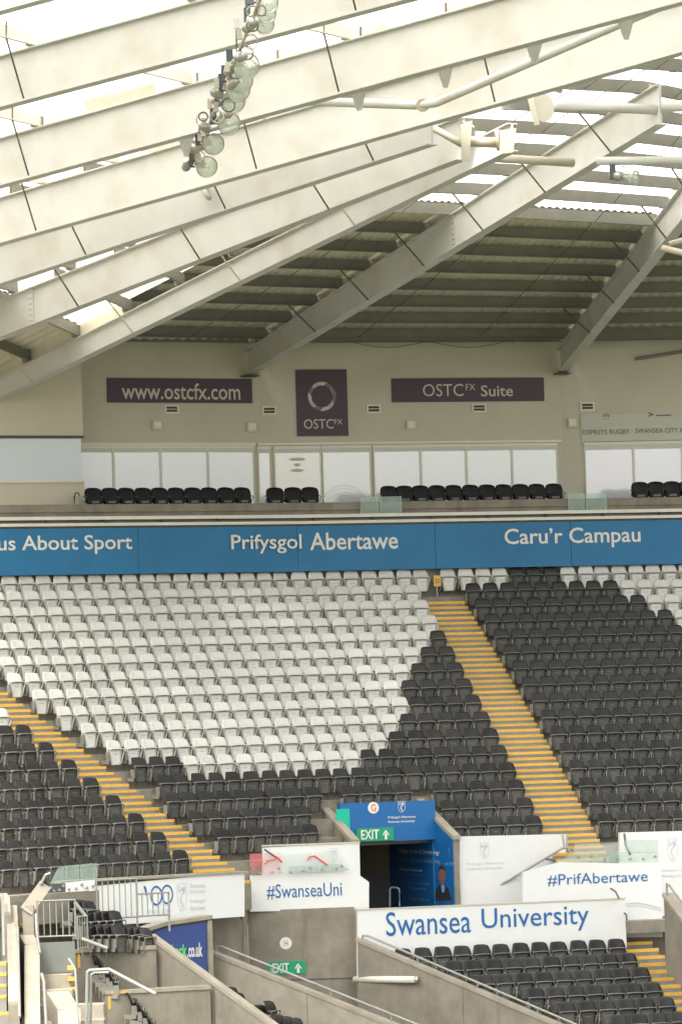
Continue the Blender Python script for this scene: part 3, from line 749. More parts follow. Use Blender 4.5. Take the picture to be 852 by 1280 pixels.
# an unseen neighbour to the right carries the roof out of the frame
r0 = Rafter((702, 465), c2.y - .2, 9, (852, 280), .62, .85, 0, 32)
r0.az = 1; r0.A = r0.A + wR.t * 9.4 + V((0, 0, 0)); r0.d = V((math.sin(R(1)), -math.cos(R(1)), 0)); r0.n = V((math.cos(R(1)), math.sin(R(1)), 0))
names = ['right foot beam rising past the suite sign end', 'dark footed beam rising from beside the ring sign', 'slender pale beam crossing the left wall corner', 'first deep white beam above the slender one', 'second deep white beam, its top edge hidden', 'long white beam passing above the round pivot plate', 'white beam crossing just beneath the lowest floodlights', 'white beam crossing behind the floodlight string', 'uppermost white beam clipped by the top left corner']
names[6] = 'broad white beam crossing behind the middle of the floodlight string'
names[5] = 'long white beam crossing the frame beneath the lowest floodlight'
names[7] = 'broad white beam crossing behind the top of the floodlight string'
for i, r in enumerate(RF):
    A, B = r.L0, r.L1
    e = empty('roof_beam', r.bot(A), 'painted steel roof beam: ' + names[i], 'roof beam', 'steel beams carrying the stadium roof')
    N = 6; Ls = [A + (B - A) * q / N for q in range(N + 1)]
    mb = MB()
    for a, b in zip(Ls[:-1], Ls[1:]):
        w = r.n * .03
        mb.hexa([r.bot(a) - w, r.bot(b) - w, r.bot(b) + w, r.bot(a) + w, r.top(a) - w, r.top(b) - w, r.top(b) + w, r.top(a) + w])
    obj('web', mb, 'steel_white', e)
    mb = MB(); mb2 = MB()
    for a, b in zip(Ls[:-1], Ls[1:]):
        w = r.n * (.15 if i < 3 else .17); z = V((0, 0, .03))
        mb.hexa([r.bot(a) - w - z, r.bot(b) - w - z, r.bot(b) + w - z, r.bot(a) + w - z, r.bot(a) - w, r.bot(b) - w, r.bot(b) + w, r.bot(a) + w])
        mb2.hexa([r.top(a) - w, r.top(b) - w, r.top(b) + w, r.top(a) + w, r.top(a) - w + z, r.top(b) - w + z, r.top(b) + w + z, r.top(a) + w + z])
    obj('bottom_flange', mb, 'steel_white', e); obj('top_flange', mb2, 'steel_white', e)
    # stiffeners / splice plates
    for L in ({0: [16.5], 1: [14.3], 2: [], 3: [1.4], 4: [], 5: [], 6: [], 7: [], 8: []}[i]):
        if not A < L < B: continue
        mb = MB(); q = r.d * .09; w = r.n * .055
        b0, t0 = r.bot(L), r.top(L)
        for sgn in (-1, 1):
            o_ = r.n * (sgn * .05)
            mb.hexa([b0 - q + o_ - r.n * .015, b0 + q + o_ - r.n * .015, b0 + q + o_ + r.n * .015, b0 - q + o_ + r.n * .015, t0 - q + o_ - r.n * .015, t0 + q + o_ - r.n * .015, t0 + q + o_ + r.n * .015, t0 - q + o_ + r.n * .015])
        pl_ = obj('splice_plate', mb, 'steel_white', e)
        mb = MB()
        for q2 in range(6):
            for s2 in (-.04, .04): mb.lathe(b0 + (t0 - b0) * ((q2 + .7) / 6.4) + r.d * s2 - r.n * .065, -r.n, [(0, .013), (.015, .013)], 6)
        obj('bolts', mb, 'rod', pl_)
def purlin(a, b, parent, h=.30, m='purlin'):
    mb = MB(); mb.beam(a, b, .02, h)
    d = (b - a).normalized(); sd_ = d.cross(V((0, 0, 1))).normalized()
    mb.beam(a + sd_ * .04, b + sd_ * .04, .08, .02, off=-.0); mb.beam(a - sd_ * .04, b - sd_ * .04, .08, .02, off=h - .02)
    return obj('purlin', mb, m, parent)
sheet_rows = 0
def bay(ra, rb, yaw, stations, opaque, label, cleats=True, pm='purlin', level=False, sb=None):
    """purlins from rafter ra (right) leftwards to rafter rb; stations = distances on ra"""
    e = empty('roof_bay', ra.top(stations[0]), label, 'roof panels', 'roof bays between the steel beams')
    pts = []
    for q_, L in enumerate(stations):
        a = ra.top(L) + V((0, 0, .03)); Lb = sb[q_] if sb else rb.hitdir(a, yaw); b = rb.top(Lb) + V((0, 0, .03))
        if level: b.z = a.z
        pts.append((a, b, Lb, L))
    for j, (a, b, Lb, L) in enumerate(pts):
        if L < 0 and ra.Lp > 0 and (level or sb): continue
        purlin(b, a, e, m=pm)
        if cleats:
            for (p, r) in ((a, ra), (b, rb)):
                sg = -1 if r is ra else 1
                mb = MB(); q = r.n * (.22 * sg)
                lo, hi = sorted((.02 * sg, .24 * sg)); dd = r.d
                c = p + dd * -.10
                mb.hexa([c + r.n * lo - dd * .012, c + r.n * hi - dd * .012, c + r.n * hi + dd * .012, c + r.n * lo + dd * .012] + [x + V((0, 0, .25)) for x in (c + r.n * lo - dd * .012, c + r.n * hi - dd * .012, c + r.n * hi + dd * .012, c + r.n * lo + dd * .012)])
                obj('cleat', mb, 'steel_plate', e)
    for j in range(len(pts) - 1):
        a0, b0, _, L = pts[j]; a1, b1, _, L2 = pts[j + 1]
        z = V((0, 0, .325)); a0, b0, a1, b1 = a0 + z, b0 + z, a1 + z, b1 + z
        g = -.01
        width = (pts[0][0] - pts[0][1]).length
        n = max(4, int(width / .085)); mb = MB(); vs_ = []; fs = []
        for q in range(n + 1):
            f = q / n; zz = .04 if (q // 2) % 2 == 0 else 0.0
            vs_ += [b0 + (a0 - b0) * f + V((0, 0, zz)), b1 + (a1 - b1) * f + V((0, 0, zz))]
        for q in range(n): fs.append((2 * q, 2 * q + 2, 2 * q + 3, 2 * q + 1))
        mb.add(vs_, fs)
        if opaque(L, j): obj('metal_sheet', mb, 'sheet', e)
        else: obj('translucent_sheet', mb, 'translucent', e)
    return e, pts
S1 = [-.45 + 1.63 * j for j in range(18)]; S2 = [-.45 + 1.83 * j for j in range(17)]
rb1, pts1 = bay(RF[0], RF[1], 16, S1[:17], lambda L, j: j < 8, 'corrugated roof bay between the two wall footed beams, dark below and translucent above', sb=S2)
rb0, pts0 = bay(r0, RF[0], 10, S1, lambda L, j: j < 8, 'corrugated roof bay right of the rightmost beam')
rb2, pts2 = bay(RF[1], RF[2], 33, S2, lambda L, j: j < 8, 'corrugated roof bay behind the slender pale beam', level=True)
for j in range(0, 4):  # added strips close the gap over the slender beam against leaking light
    (a0, b0, l0, _), (a1, b1, l1, _) = pts2[j], pts2[j + 1]
    t0, t1 = RF[2].top(l0), RF[2].top(l1); w = RF[2].n * .02
    if b0.z - t0.z > .1:
        mb = MB(); mb.hexa([t0 - w, t1 - w, t1 + w, t0 + w, b0 - w + V((0, 0, .33)), b1 - w + V((0, 0, .33)), b1 + w + V((0, 0, .33)), b0 + w + V((0, 0, .33))]); obj('light_stop_sheet', mb, 'sheet' if j < 8 else 'translucent', rb2)
_w = wL.pt(wL.u(-150, 560) - 1.5, 0); _b0 = pts2[0][1]; _zz = V((0, 0, .33))
mb = MB(); q = [_b0 + _zz, V((c1.x, c1.y + .3, pts2[0][0].z + .33)), V((_w.x, _w.y + .5, _b0.z + .33)), V((_w.x - 9, _w.y - 9, _b0.z + .2)), RF[2].top(-6.5) + V((-3, -1, .3)), RF[2].top(-6.5) + V((0, 0, .3))]
mb.add(q + [p + V((0, 0, .04)) for p in q], [tuple(range(5, -1, -1)), tuple(range(6, 12))] + [(i, (i + 1) % 6, 6 + (i + 1) % 6, 6 + i) for i in range(6)]); obj('metal_sheet', mb, 'sheet', rb2)  # added plate behind the slender beam, blocks stray light on the left wall
rb3, pts3 = bay(RF[2], RF[3], 47, [4.1 + 2.46 * j for j in range(-4, 8)], lambda L, j: j < 4, 'stepped roof bay between the slender beam and first deep beam')
rb4, pts4 = bay(RF[3], RF[4], 49, [-4 + 2.4 * j for j in range(10)], lambda L, j: j < 2, 'roof bay above the first deep white beam')
rb5, pts5 = bay(RF[4], RF[5], 51, [-4 + 2.4 * j for j in range(10)], lambda L, j: False, 'roof bay between the second deep beam and the long beam')
rb6, pts6 = bay(RF[5], RF[6], 51, [-3 + 2.3 * j for j in range(14)], lambda L, j: False, 'translucent roof bay above the long white beam', pm='steel_white')
rb7, pts7 = bay(RF[6], RF[7], 51, [-3.2 + 4.5 * j for j in range(8)], lambda L, j: False, 'translucent roof bay behind the floodlight string', pm='steel_white')
rb8, pts8 = bay(RF[7], RF[8], 51, [-3.4 + 4.5 * j for j in range(7)], lambda L, j: False, 'translucent roof bay at the top left corner', pm='steel_white')
# fly braces: rods from purlin to bottom flange, on the visible left side
def braces(r, pts, which, sgn=-1, m='rod', parent=None):
    for j in which:
        if j >= len(pts): continue
        a, b, Lb, L = pts[j]
        if r is RF[[x for x in range(len(RF)) if RF[x] is r][0]] and sgn == -1: p = a + (b - a).normalized() * .95; LL = L
        else: p = b + (a - b).normalized() * .95; LL = Lb
        ii = RF.index(r); q = r.bot(LL) + r.n * (.15 * sgn) + r.d * (.25 if ii < 4 else (.05 if ii < 5 else -.28))
        if ii >= 6:
            mb = MB(); mb.tube([p + V((.05, 0, 1.0)), p + V((0, 0, -.02))], .02, 6); obj('hanger_rod', mb, m, parent)
        mb = MB(); mb.tube([p + V((0, 0, .05)), q], .022, 6); obj('fly_brace', mb, m, parent)
beams = [o for o in bpy.data.objects if o.name.startswith('roof_beam') and o.type == 'EMPTY']
beams.sort(key=lambda o: 0 if '.' not in o.name else int(o.name.split('.')[1]))
braces(RF[0], pts1, [3, 5, 7, 9, 11, 13], parent=beams[0])
braces(RF[1], pts2, [3, 5, 7, 9, 11, 13], parent=beams[1])
braces(RF[2], pts3, [1, 3, 5, 7, 9], m='steel_plate', parent=beams[2])
braces(RF[3], pts4, [1, 3, 5, 7], parent=beams[3])
braces(RF[4], pts5, [1, 3, 5, 7], parent=beams[4])
braces(RF[5], pts6, [2, 5, 8, 11], parent=beams[5])
braces(RF[6], pts7, [1, 3, 5], parent=beams[6])
braces(RF[7], pts8, [1, 3, 5], parent=beams[7])
# sag rods between purlins in the two visible bays
for pts, e, fr_ in ((pts1, rb1, (.3, .7)), (pts2, rb2, (.3, .65)), (pts0, rb0, (.4,))):
    for f in fr_:
        for j in range(1, len(pts) - 1):
            a = pts[j][0] + (pts[j][1] - pts[j][0]) * f; b = pts[j + 1][0] + (pts[j + 1][1] - pts[j + 1][0]) * (f - .02)
            mb = MB(); mb.tube([a + V((0, 0, .04)), b + V((0, 0, .24))], .010, 5); obj('sag_rod', mb, 'rod', e)
# feet of the wall beams
for i in (0, 1):
    r = RF[i]; p = r.bot(0); mb = MB()
    w = r.n * .22; d_ = r.d * .25
    mb.hexa([p - w - d_ - V((0, 0, .07)), p + w - d_ - V((0, 0, .07)), p + w + d_ - V((0, 0, .07)), p - w + d_ - V((0, 0, .07)), p - w - d_ - V((0, 0, .035)), p + w - d_ - V((0, 0, .035)), p + w + d_ - V((0, 0, .035)), p - w + d_ - V((0, 0, .035))])
    obj('foot_plate', mb, 'rod', beams[i])
# eaves gutter beam along the wall top
for pl, a, b, e in ((wL, wL.u(-150, 430), 0, eL), (wM, wM.u(320, 430), wM.u(706, 430), eM), (wR, 0, wR.u(990, 430), eR)):
    z = wM.z(500, 428); mb = MB(); pl.box(mb, a, b, z, z + .42, .02, .16); obj('eaves_beam', mb, 'purlin', e)
# tubes and node plates
def tube_thing(name, label, pts, r, m='steel_white', cat='roof strut', plates=()):
    e = empty(name, pts[0], label, cat, 'tubular roof struts'); mb = MB(); mb.tube(pts, r, 12); obj('tube', mb, m, e, smooth=True)
    for (p, ax, rad) in plates:
        mb = MB(); mb.lathe(p, ax, [(-.03, rad), (.03, rad)], 20); obj('node_plate', mb, 'steel_plate', e)
    return e
tube_thing('roof_strut', 'long white tube running in front of the long beam to the top right', [at(380, 126, 105), at(520, 131, 105), at(545, 128, 104.8), at(835, 3, 99), at(880, -18, 98)], .10, plates=[(at(528, 131, 104.9), V((0, 1, .2)), .15)])
tube_thing('roof_strut', 'short pale tube joining the slender beam tip to the dark footed beam', [at(600, 196, 112.5), at(716, 203, 113.6)], .105, m='steel_plate')
tube_thing('roof_strut', 'white tube between the round pivot plate and dark footed beam tip', [at(690, 130, 110.5), at(824, 137, 110.8)], .12)
tube_thing('roof_strut', 'white tube leaving the dark footed beam tip for the right edge', [at(826, 133, 110.6), at(900, 130, 110.6)], .13)
tube_thing('roof_strut', 'white tube carrying the single floodlight at the right', [at(745, 201, 112), at(880, 200, 112)], .10)
tube_thing('roof_strut', 'short weathered tube beside the end of the deep beams', [at(580, 176, 110), at(622, 178, 110)], .12, m='steel_plate', plates=[(at(622, 174, 110), V((1, -.1, 0)), .26), (at(583, 174, 110), V((1, -.1, 0)), .28)])
tube_thing('roof_strut', 'thin pale strut bracing the slender beam near its middle', [at(376, 277, 120), at(425, 279, 119.5)], .07, m='steel_plate')
tube_thing('roof_strut', 'thin pale strut resting on the first deep beam', [at(292, 262, 119.5), at(324, 272, 119)], .07, m='steel_plate')
tube_thing('roof_strut', 'thin pale strut under the lowest floodlight', [at(252, 232, 114), at(261, 247, 113.5)], .07, m='steel_plate')
tube_thing('roof_strut', 'thin pale diagonal strut dropping to the deep beam ends', [at(542, 160, 110), at(577, 180, 109.8)], .08, m='steel_plate')
tube_thing('roof_strut', 'pale strut stub entering at the right edge above the wall', [at(828, 310, 118), at(880, 322, 117)], .08, m='steel_plate')
tube_thing('roof_strut', 'pale tube rising to the right edge from the rightmost beam', [at(836, 305, 118), at(880, 292, 118)], .07, m='steel_plate')
# rectangular pivot plates
pvt = empty('pivot_plate', at(672, 150, 107), 'round pivot plate with flat hanger under the long white beam', 'pivot plate')
mb = MB(); mb.lathe(at(677, 134, 107), V((.75, -1, 0)), [(-.03, .33), (.03, .33)], 26); obj('disc', mb, 'steel_plate', pvt)
mb = MB(); mb.beam(at(661, 118, 106.6), at(671, 156, 106.6), .12, .05, up=V((0, -1, 0))); obj('hanger', mb, 'steel_plate', pvt)
cone = empty('cone_cap', at(692, 105, 106), 'pale cone shaped cap under the long white beam', 'roof cap')
mb = MB(); mb.lathe(at(692, 106, 106), V((-1, -.3, -.1)), [(-.14, .20), (.16, .08)], 16); obj('cap', mb, 'steel_white', cone)
# triangular end gussets at the deep beams
for (pts, Y, lb) in (([(575, 155), (590, 150), (586, 200), (577, 202)], 109.6, 'upright end plate on the deep white beams'), ([(617, 163), (645, 160), (641, 190), (626, 192)], 110.6, 'rusty end plate on the slender beam tip')):
    e = empty('end_plate', at(pts[0][0], pts[0][1], Y), lb, 'end plate'); mb = MB(); f = [at(a, b, Y) for a, b in pts]; g = [at(a, b, Y) + V((.0, .06, 0)) for a, b in pts]
    n = len(f); mb.add(f + g, [tuple(range(n - 1, -1, -1)), tuple(range(n, 2 * n))] + [(i, (i + 1) % n, n + (i + 1) % n, n + i) for i in range(n)]); obj('plate', mb, 'steel_plate', e)
# fin brackets above the broad beams
for (r, L, lb, i) in ((RF[6], 3.6, 'triangular fin on the beam behind the mid floodlights', 6), (RF[7], 7.0, 'triangular fin', 7), (RF[5], 5.5, 'triangular fin', 5)):
    a = r.top(L) ; mb = MB(); w = r.n * .02; q = [a + r.d * -.9 + V((0, 0, .0)), a + r.d * 1.3, a + r.d * 1.1 + V((0, 0, .42)), a + r.d * -1.0 + V((0, 0, .26))]
    mb.add([x - w for x in q] + [x + w for x in q], [(3, 2, 1, 0), (4, 5, 6, 7), (0, 1, 5, 4), (1, 2, 6, 5), (2, 3, 7, 6), (3, 0, 4, 7)]); obj('fin', mb, 'steel_plate', beams[i])
for (la, lb) in ((4.6, 7.4), (9.5, 22)):
    r = RF[6]; o_ = r.n * .55 + V((0, 0, .10)); mb = MB(); mb.beam(r.bot(la) + o_, r.bot(lb) + o_, .10, .12); obj('edge_channel', mb, 'purlin', beams[6])
    L = la + .5
    while L < lb:
        c = r.bot(L) + o_ ; mb = MB(); w = r.n * .02
        q = [c + r.d * -.22 + V((0, 0, .05)), c + r.d * .22 + V((0, 0, .05)), c + r.d * .05 + V((0, 0, -.42)), c + r.d * -.05 + V((0, 0, -.42))]
        mb.add([x - w for x in q] + [x + w for x in q], [(3, 2, 1, 0), (4, 5, 6, 7), (0, 1, 5, 4), (1, 2, 6, 5), (2, 3, 7, 6), (3, 0, 4, 7)]); obj('channel_bracket', mb, 'steel_white', beams[6]); L += 2.35
# cables on the wall
e = empty('wall_cable', wM.pt(1, wM.z(400, 430)), 'thin sagging cable just under the eaves above the ring sign', 'cable')
mb = MB(); mb.tube([wM.hit(x, 427 + 8 * math.sin(math.pi * ((x - 430) % 100) / 100)) + wM.n * .3 for x in range(430, 641, 8)], .009, 5); obj('cable', mb, 'rod', e)
e = empty('wall_conduit', wR.hit(792, 448), 'slanting grey conduit on the far right wall', 'conduit')
mb = MB(); mb.tube([wR.hit(792, 449) + wR.n * .2, wR.hit(900, 432) + wR.n * .2], .05, 8); obj('pipe', mb, 'purlin', e)

# ------------------------------------------------------------------ floodlights
def floodlight(px, py, Y, r, label, side=-1, dirv=None):
    c = at(px, py, Y); rad = r * Y / F
    e = empty('floodlight', c, label, 'floodlight', 'floodlights hung under the roof')
    ax = dirv or V((.25, -1, -.28)).normalized()
    mb = MB(); mb.lathe(c, -ax, [(0, rad), (.04, rad * 1.02), (.06, rad * .96), (.16, rad * .6), (.26, rad * .32), (.36, rad * .28)], 24); obj('bowl', mb, 'lens', e, smooth=True)
    mb = MB(); mb.lathe(c + ax * .01, -ax, [(0, rad * 1.06), (.035, rad * 1.06)], 24); 
    rim_ = MB(); a = ax.cross(V((0, 0, 1))).normalized(); b = ax.cross(a)
    rim_.tube([c + (a * math.cos(t) + b * math.sin(t)) * rad for t in [2 * math.pi * q / 20 for q in range(21)]], .014, 6); obj('rim', rim_, 'housing', e)
    mb = MB(); mb.lathe(c - ax * .05, ax, [(0, .05), (.09, .03)], 10); obj('bulb', mb, 'tube_white', e)
    back = c - ax * .36
    mb = MB(); mb.lathe(back, -ax, [(0, .10), (.1, .12), (.3, .10), (.34, .04)], 12); obj('lamp_housing', mb, 'housing', e, smooth=True)
    mb = MB(); mb.tube([c + a * rad * 1.0, c + a * rad * 1.05 - ax * .2, back + V((0, 0, .28)), c - a * rad * 1.05 - ax * .2, c - a * rad], .015, 6); obj('yoke', mb, 'housing', e)
    q = back + V((side * .22, .1, .12)); mb = MB(); mb.box((q.x - .07, q.y - .09, q.z - .17), (q.x + .07, q.y + .09, q.z + .17)); obj('ballast', mb, 'box_dark', e)
    return e
FL = [(335, 3, 88.5, 13, 'uppermost'), (333, 16, 90, 12.5, 'second from the top'), (331, 30, 91.5, 12, 'third from the top'), (307.7, 82, 95, 17, 'large clear lens disc'), (301, 101, 96.5, 15.5, 'disc just under the large clear one'), (297.5, 112, 97.5, 15.5, 'third disc down in the middle cluster'), (292, 126, 98.7, 15, 'fourth disc down in the middle cluster'), (286, 154, 101, 14.5, 'lone middle disc above the tail pair'), (267, 180, 104, 13.5, 'upper of the tail pair'), (258.5, 208, 106.5, 13.5, 'lowest of the string')]
for (x, y, Y, r, n) in FL:
    floodlight(x, y, Y, r, 'round glass floodlight under the roof beams, ' + n, dirv=V((.35, -1, -.3)).normalized())
gan = empty('floodlight_rail', at(330, -10, 87.5), 'rail with clamps and coiled cables carrying the floodlight string', 'lighting rail')
pa, pb_ = at(330, -14, 87.0), at(243, 200, 107.5)
mb = MB(); mb.tube([pa, pb_], .035, 8); obj('rail', mb, 'steel_plate', gan)
random.seed(3)
Nn = 46
for q in range(Nn):
    f = (q + .5) / Nn
    if .30 < f < .36: continue
    c = pa + (pb_ - pa) * f + V((random.uniform(-.25, .12), 0, random.uniform(-.28, .12)))
    k = q % 3
    if k == 0:
        mb = MB(); mb.lathe(c, V((random.uniform(-1, 1), -.6, random.uniform(-.5, .8))), [(0, .05), (.06, .10), (.22, .11), (.3, .05)], 10); obj('clamp_housing', mb, 'housing', gan, smooth=True)
    elif k == 1:
        r_ = random.uniform(.09, .15); mb = MB(); mb.tube([c + V((r_ * math.cos(t), .03 * t, r_ * math.sin(t))) for t in [q2 * .5 for q2 in range(14)]], .016, 5); obj('cable_coil', mb, 'rod' if q % 2 else 'housing', gan)
    else:
        mb = MB(); mb.box((c.x - .05, c.y - .05, c.z - .1), (c.x + .05, c.y + .05, c.z + .1)); obj('junction', mb, 'steel_plate' if q % 2 else 'housing', gan)
floodlight(794, 222, 111.5, 9, 'single small floodlight hanging from the tube at right', dirv=V((.9, -.6, -.2)).normalized())
# hangers from the beams to the rail
for f in (.05, .35, .62, .95):
    c = pa + (pb_ - pa) * f; mb = MB(); mb.tube([c, c + V((.02, 0, .55))], .02, 6); obj('hanger', mb, 'rod', gan)

# ------------------------------------------------------------------ exit tunnel in the upper tier
tn = empty('exit_tunnel', TF.pt(uTL, ZC - 4.7), 'blue lined exit tunnel with sloping concrete side walls and green EXIT sign', 'exit tunnel')
dep = (TF.P - line(13)[3]).dot(TF.n)   # distance back to row line 13
zlow = TF.z(500, 1160); zfront = TF.z(573, 1046.5); zback = TF.off(-dep).z(527, 1000)
def sidewall(u0, u1, m_cap='concrete_light'):
    pts = [TF.pt(u0, 0, 0), TF.pt(u1, 0, 0), TF.pt(u1, 0, -dep), TF.pt(u0, 0, -dep)]
    mb = MB(); mb.prism([(p.x, p.y) for p in pts], zlow, [zfront - .06, zfront - .06, zback - .06, zback - .06]); w = obj('side_wall', mb, 'concrete', tn)
    o_ = .03
    pts = [TF.pt(u0 - o_, 0, .05), TF.pt(u1 + o_, 0, .05), TF.pt(u1 + o_, 0, -dep), TF.pt(u0 - o_, 0, -dep)]
    mb = MB(); mb.prism([(p.x, p.y) for p in pts], [zfront - .06, zfront - .06, zback - .06, zback - .06], [zfront + .03, zfront + .03, zback + .03, zback + .03]); obj('coping', mb, m_cap, w)
sidewall(uTL, uTL + .14); sidewall(uTR - .14, uTR)
# header
pH = TF.off(-dep + 1.36)
zh = pH.z(480, 1052)
mb = MB(); pH.box(mb, uTL + .14, uTR - .14, zh, zback + .0, -.24, 0.0); obj('header', mb, 'blue_poster', tn)
mb = MB(); u0, u1, z0, z1 = pH.rect(420, 1011.5, 437, 1046); pH.box(mb, u0, u1, z0, z1, .0, .012); obj('teal_square', mb, 'teal', tn)
ex = sign('exit_sign', 'green EXIT sign with up arrow on the blue tunnel header', pH.off(.02), 445, 1035, 491.5, 1051.5, 'green_sign', d=.03)
pe = pH.off(.02); text('EXIT', pe, 450.5, 1037.5, 473, 1049.5, 'text_white', ex, d=.036, bold=.02); arrow_up(pe, 481.5, 1043.5, 12, 'text_white', ex, d=.04)
s_ = F / pH.hit(466, 1010).y
obj('letter_disc', ringmesh(pH, pH.u(466.3, 1010), pH.z(466.3, 1010), 0, 7.3 / s_, .012), 'text_white', tn); text('G', pH, 463.3, 1005.5, 469.3, 1014.5, 'red', tn, d=.018, bold=.01)
crest(pH, 501.5, 1009, 9, 14, 'text_white', tn); text('Prifysgol Abertawe', pH, 484.5, 1020, 519, 1023.8, 'text_white', tn, d=.014, bold=.01); text('Swansea University', pH, 484.5, 1025.5, 518, 1029.3, 'text_white', tn, d=.014, bold=.01)
# inner right wall poster: plane across, facing left
class PlX(Pl):
    pass
iw = Pl(TF.pt(uTR - .142, 0, 0), 18 - 90)   # t points towards the viewer... n faces left
iw.t = TF.n.copy(); iw.n = -TF.t
Dp = dep + 2.3
mb = MB(); iw.box(mb, -Dp, -.02, zlow + .1, zback - .2, 0, .02)
# poster follows sloping cap
uzp = [(-Dp, zlow + .1), (-.02, zlow + .1), (-.02, zfront - .09), (-dep, zback - .09), (-dep, zh), (-Dp, zh)]
mb = MB(); iw.poly(mb, uzp, 0, .02); post = obj('poster', mb, 'blue_poster', tn)
def itext(body, px0, py0, px1, py1, m, bold=0.0): return text(body, iw, px0, py0, px1, py1, m, tn, d=.026, bold=bold)
itext('College of Law & Criminology', 498, 1062, 550, 1069, 'text_white', .01)
itext('Coleg y Gyfraith a Throseddeg', 499, 1073, 551, 1080, 'text_dim', .005)
itext('Swansea University', 500, 1086, 529, 1090, 'text_white', .01); itext('Prifysgol Abertawe', 500, 1091.5, 529, 1095, 'text_dim')
itext('Law, Criminology', 512, 1103, 538, 1106, 'text_dim', .01); itext('Policing studies', 512, 1109, 533, 1113, 'text_dim', .01); itext('Study with us', 512, 1122, 537, 1127, 'text_dim', .01)
crest(iw, 562, 1066, 7, 12, 'text_dim', tn, d=.026); crest(iw, 503, 1107, 7, 8, 'text_dim', tn, d=.026)
itext('est 1920', 557, 1078, 570, 1082, 'text_dim', .01) and None
# printed figure in a dark suit, flat print on the poster
def ipoly(pxs, m, d, name):
    mb = MB(); uz = [(iw.u(a, b), iw.z(a, b)) for a, b in pxs]; iw.poly(mb, uz, .02, d); obj(name, mb, m, tn)
ipoly([(541, 1127), (546, 1112), (550, 1107), (555, 1105), (561, 1111), (566, 1126)], 'suit', .023, 'printed_jacket')
ipoly([(552, 1108), (554.5, 1105), (557, 1109), (556, 1116), (553.5, 1116)], 'text_dim', .0245, 'printed_shirt')
ipoly([(549.5, 1087), (553, 1084.5), (557, 1087), (557.5, 1098), (555, 1106), (551.5, 1105), (549, 1097)], 'skin', .026, 'printed_face')
ipoly([(549, 1090), (550, 1084.5), (553.5, 1082.5), (557.5, 1085), (558, 1091), (556, 1087), (551, 1087)], 'suit', .0275, 'printed_hair')
mb = MB(); iw.box(mb, iw.u(543, 1090), iw.u(544, 1090), zlow + .3, zfront - .1, .02, .05); obj('pipe', mb, 'blue', tn)
# dark passage behind
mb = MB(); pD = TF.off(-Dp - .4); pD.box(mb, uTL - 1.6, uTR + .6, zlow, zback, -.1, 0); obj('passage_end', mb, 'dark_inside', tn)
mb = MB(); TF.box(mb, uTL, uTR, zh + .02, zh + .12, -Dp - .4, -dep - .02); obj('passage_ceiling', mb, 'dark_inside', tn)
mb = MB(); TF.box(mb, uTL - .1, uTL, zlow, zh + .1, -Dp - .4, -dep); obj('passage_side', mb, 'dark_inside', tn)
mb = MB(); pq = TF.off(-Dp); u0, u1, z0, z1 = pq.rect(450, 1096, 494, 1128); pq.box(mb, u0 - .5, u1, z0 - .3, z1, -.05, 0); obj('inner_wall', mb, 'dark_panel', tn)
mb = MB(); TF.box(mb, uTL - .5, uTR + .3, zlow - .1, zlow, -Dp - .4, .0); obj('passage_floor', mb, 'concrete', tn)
# floor rail hoop in the tunnel
hp = empty('hoop_rail', TF.pt(TF.u(492, 1120), zlow), 'small steel hoop rail at the tunnel mouth', 'handrail')
mb = MB(); mb.tube([at(487, 1134, 120.5), at(487, 1112, 120.5), at(490, 1109.5, 120.5), at(497, 1110.5, 120.4), at(499, 1113, 120.4), at(499, 1133, 120.4)], .025, 7); obj('hoop', mb, 'galv', hp)

# ------------------------------------------------------------------ parapets and panels around the tunnel
def panel(name, label, pl, poly_px, m, th=.10, cat='parapet', group=None, cap=None):
    uz = [(pl.u(a, b), pl.z(a, b)) for a, b in poly_px]
    e = empty(name, pl.pt(uz[0][0], uz[0][1]), label, cat, group); mb = MB(); pl.poly(mb, uz[::-1], -th, 0); obj('board', mb, m, e)
    return e
pA = TF.off(-.10)
e = panel('retaining_parapet', 'tall white wall with faint crest right of the blue tunnel', pA, [(574, 1046), (707, 1043), (707, 1150), (574, 1150)], 'panel_white')
crest(pA, 605, 1064, 11, 20, 'text_pale', e); text('Prifysgol Abertawe', pA, 583, 1078, 629, 1082, 'text_pale', e, d=.012); text('Swansea University', pA, 583, 1084, 628, 1088, 'text_pale', e, d=.012)
e = panel('retaining_parapet', 'white wall with faint crest at the right edge beyond the stairs', pA.off(.05), [(774, 1041), (900, 1038), (900, 1150), (774, 1150)], 'panel_white')
crest(pA.off(.05), 840, 1063, 13, 30, 'text_pale', e); text('Swansea University', pA.off(.05), 826, 1086, 868, 1090, 'text_pale', e, d=.012); text('Prifysgol Abertawe', pA.off(.05), 826, 1093, 868, 1097, 'text_pale', e, d=.012)
pPr = TF.off(1.35)
e = panel('front_parapet', 'white stair parapet reading #PrifAbertawe in blue', pPr, [(653.5, 1091), (700, 1078), (774, 1079.5), (826, 1079), (828, 1172), (760, 1172), (653.5, 1135)], 'panel_white')
text('#PrifAbertawe', pPr, 683.5, 1091, 809, 1106, 'text_blue', e, bold=.0)
mb = MB()
def stroke(mb, pl, pts, wd, d):
    q = [(pl.u(a, b), pl.z(a, b)) for a, b in pts]
    for (a, b) in zip(q[:-1], q[1:]):
        dx, dz = b[0] - a[0], b[1] - a[1]; L = math.hypot(dx, dz); nx, nz_ = -dz / L * wd / 2, dx / L * wd / 2
        mb.add([pl.pt(a[0] + nx, a[1] + nz_, d), pl.pt(a[0] - nx, a[1] - nz_, d), pl.pt(b[0] - nx, b[1] - nz_, d), pl.pt(b[0] + nx, b[1] + nz_, d)], [(0, 1, 2, 3)])
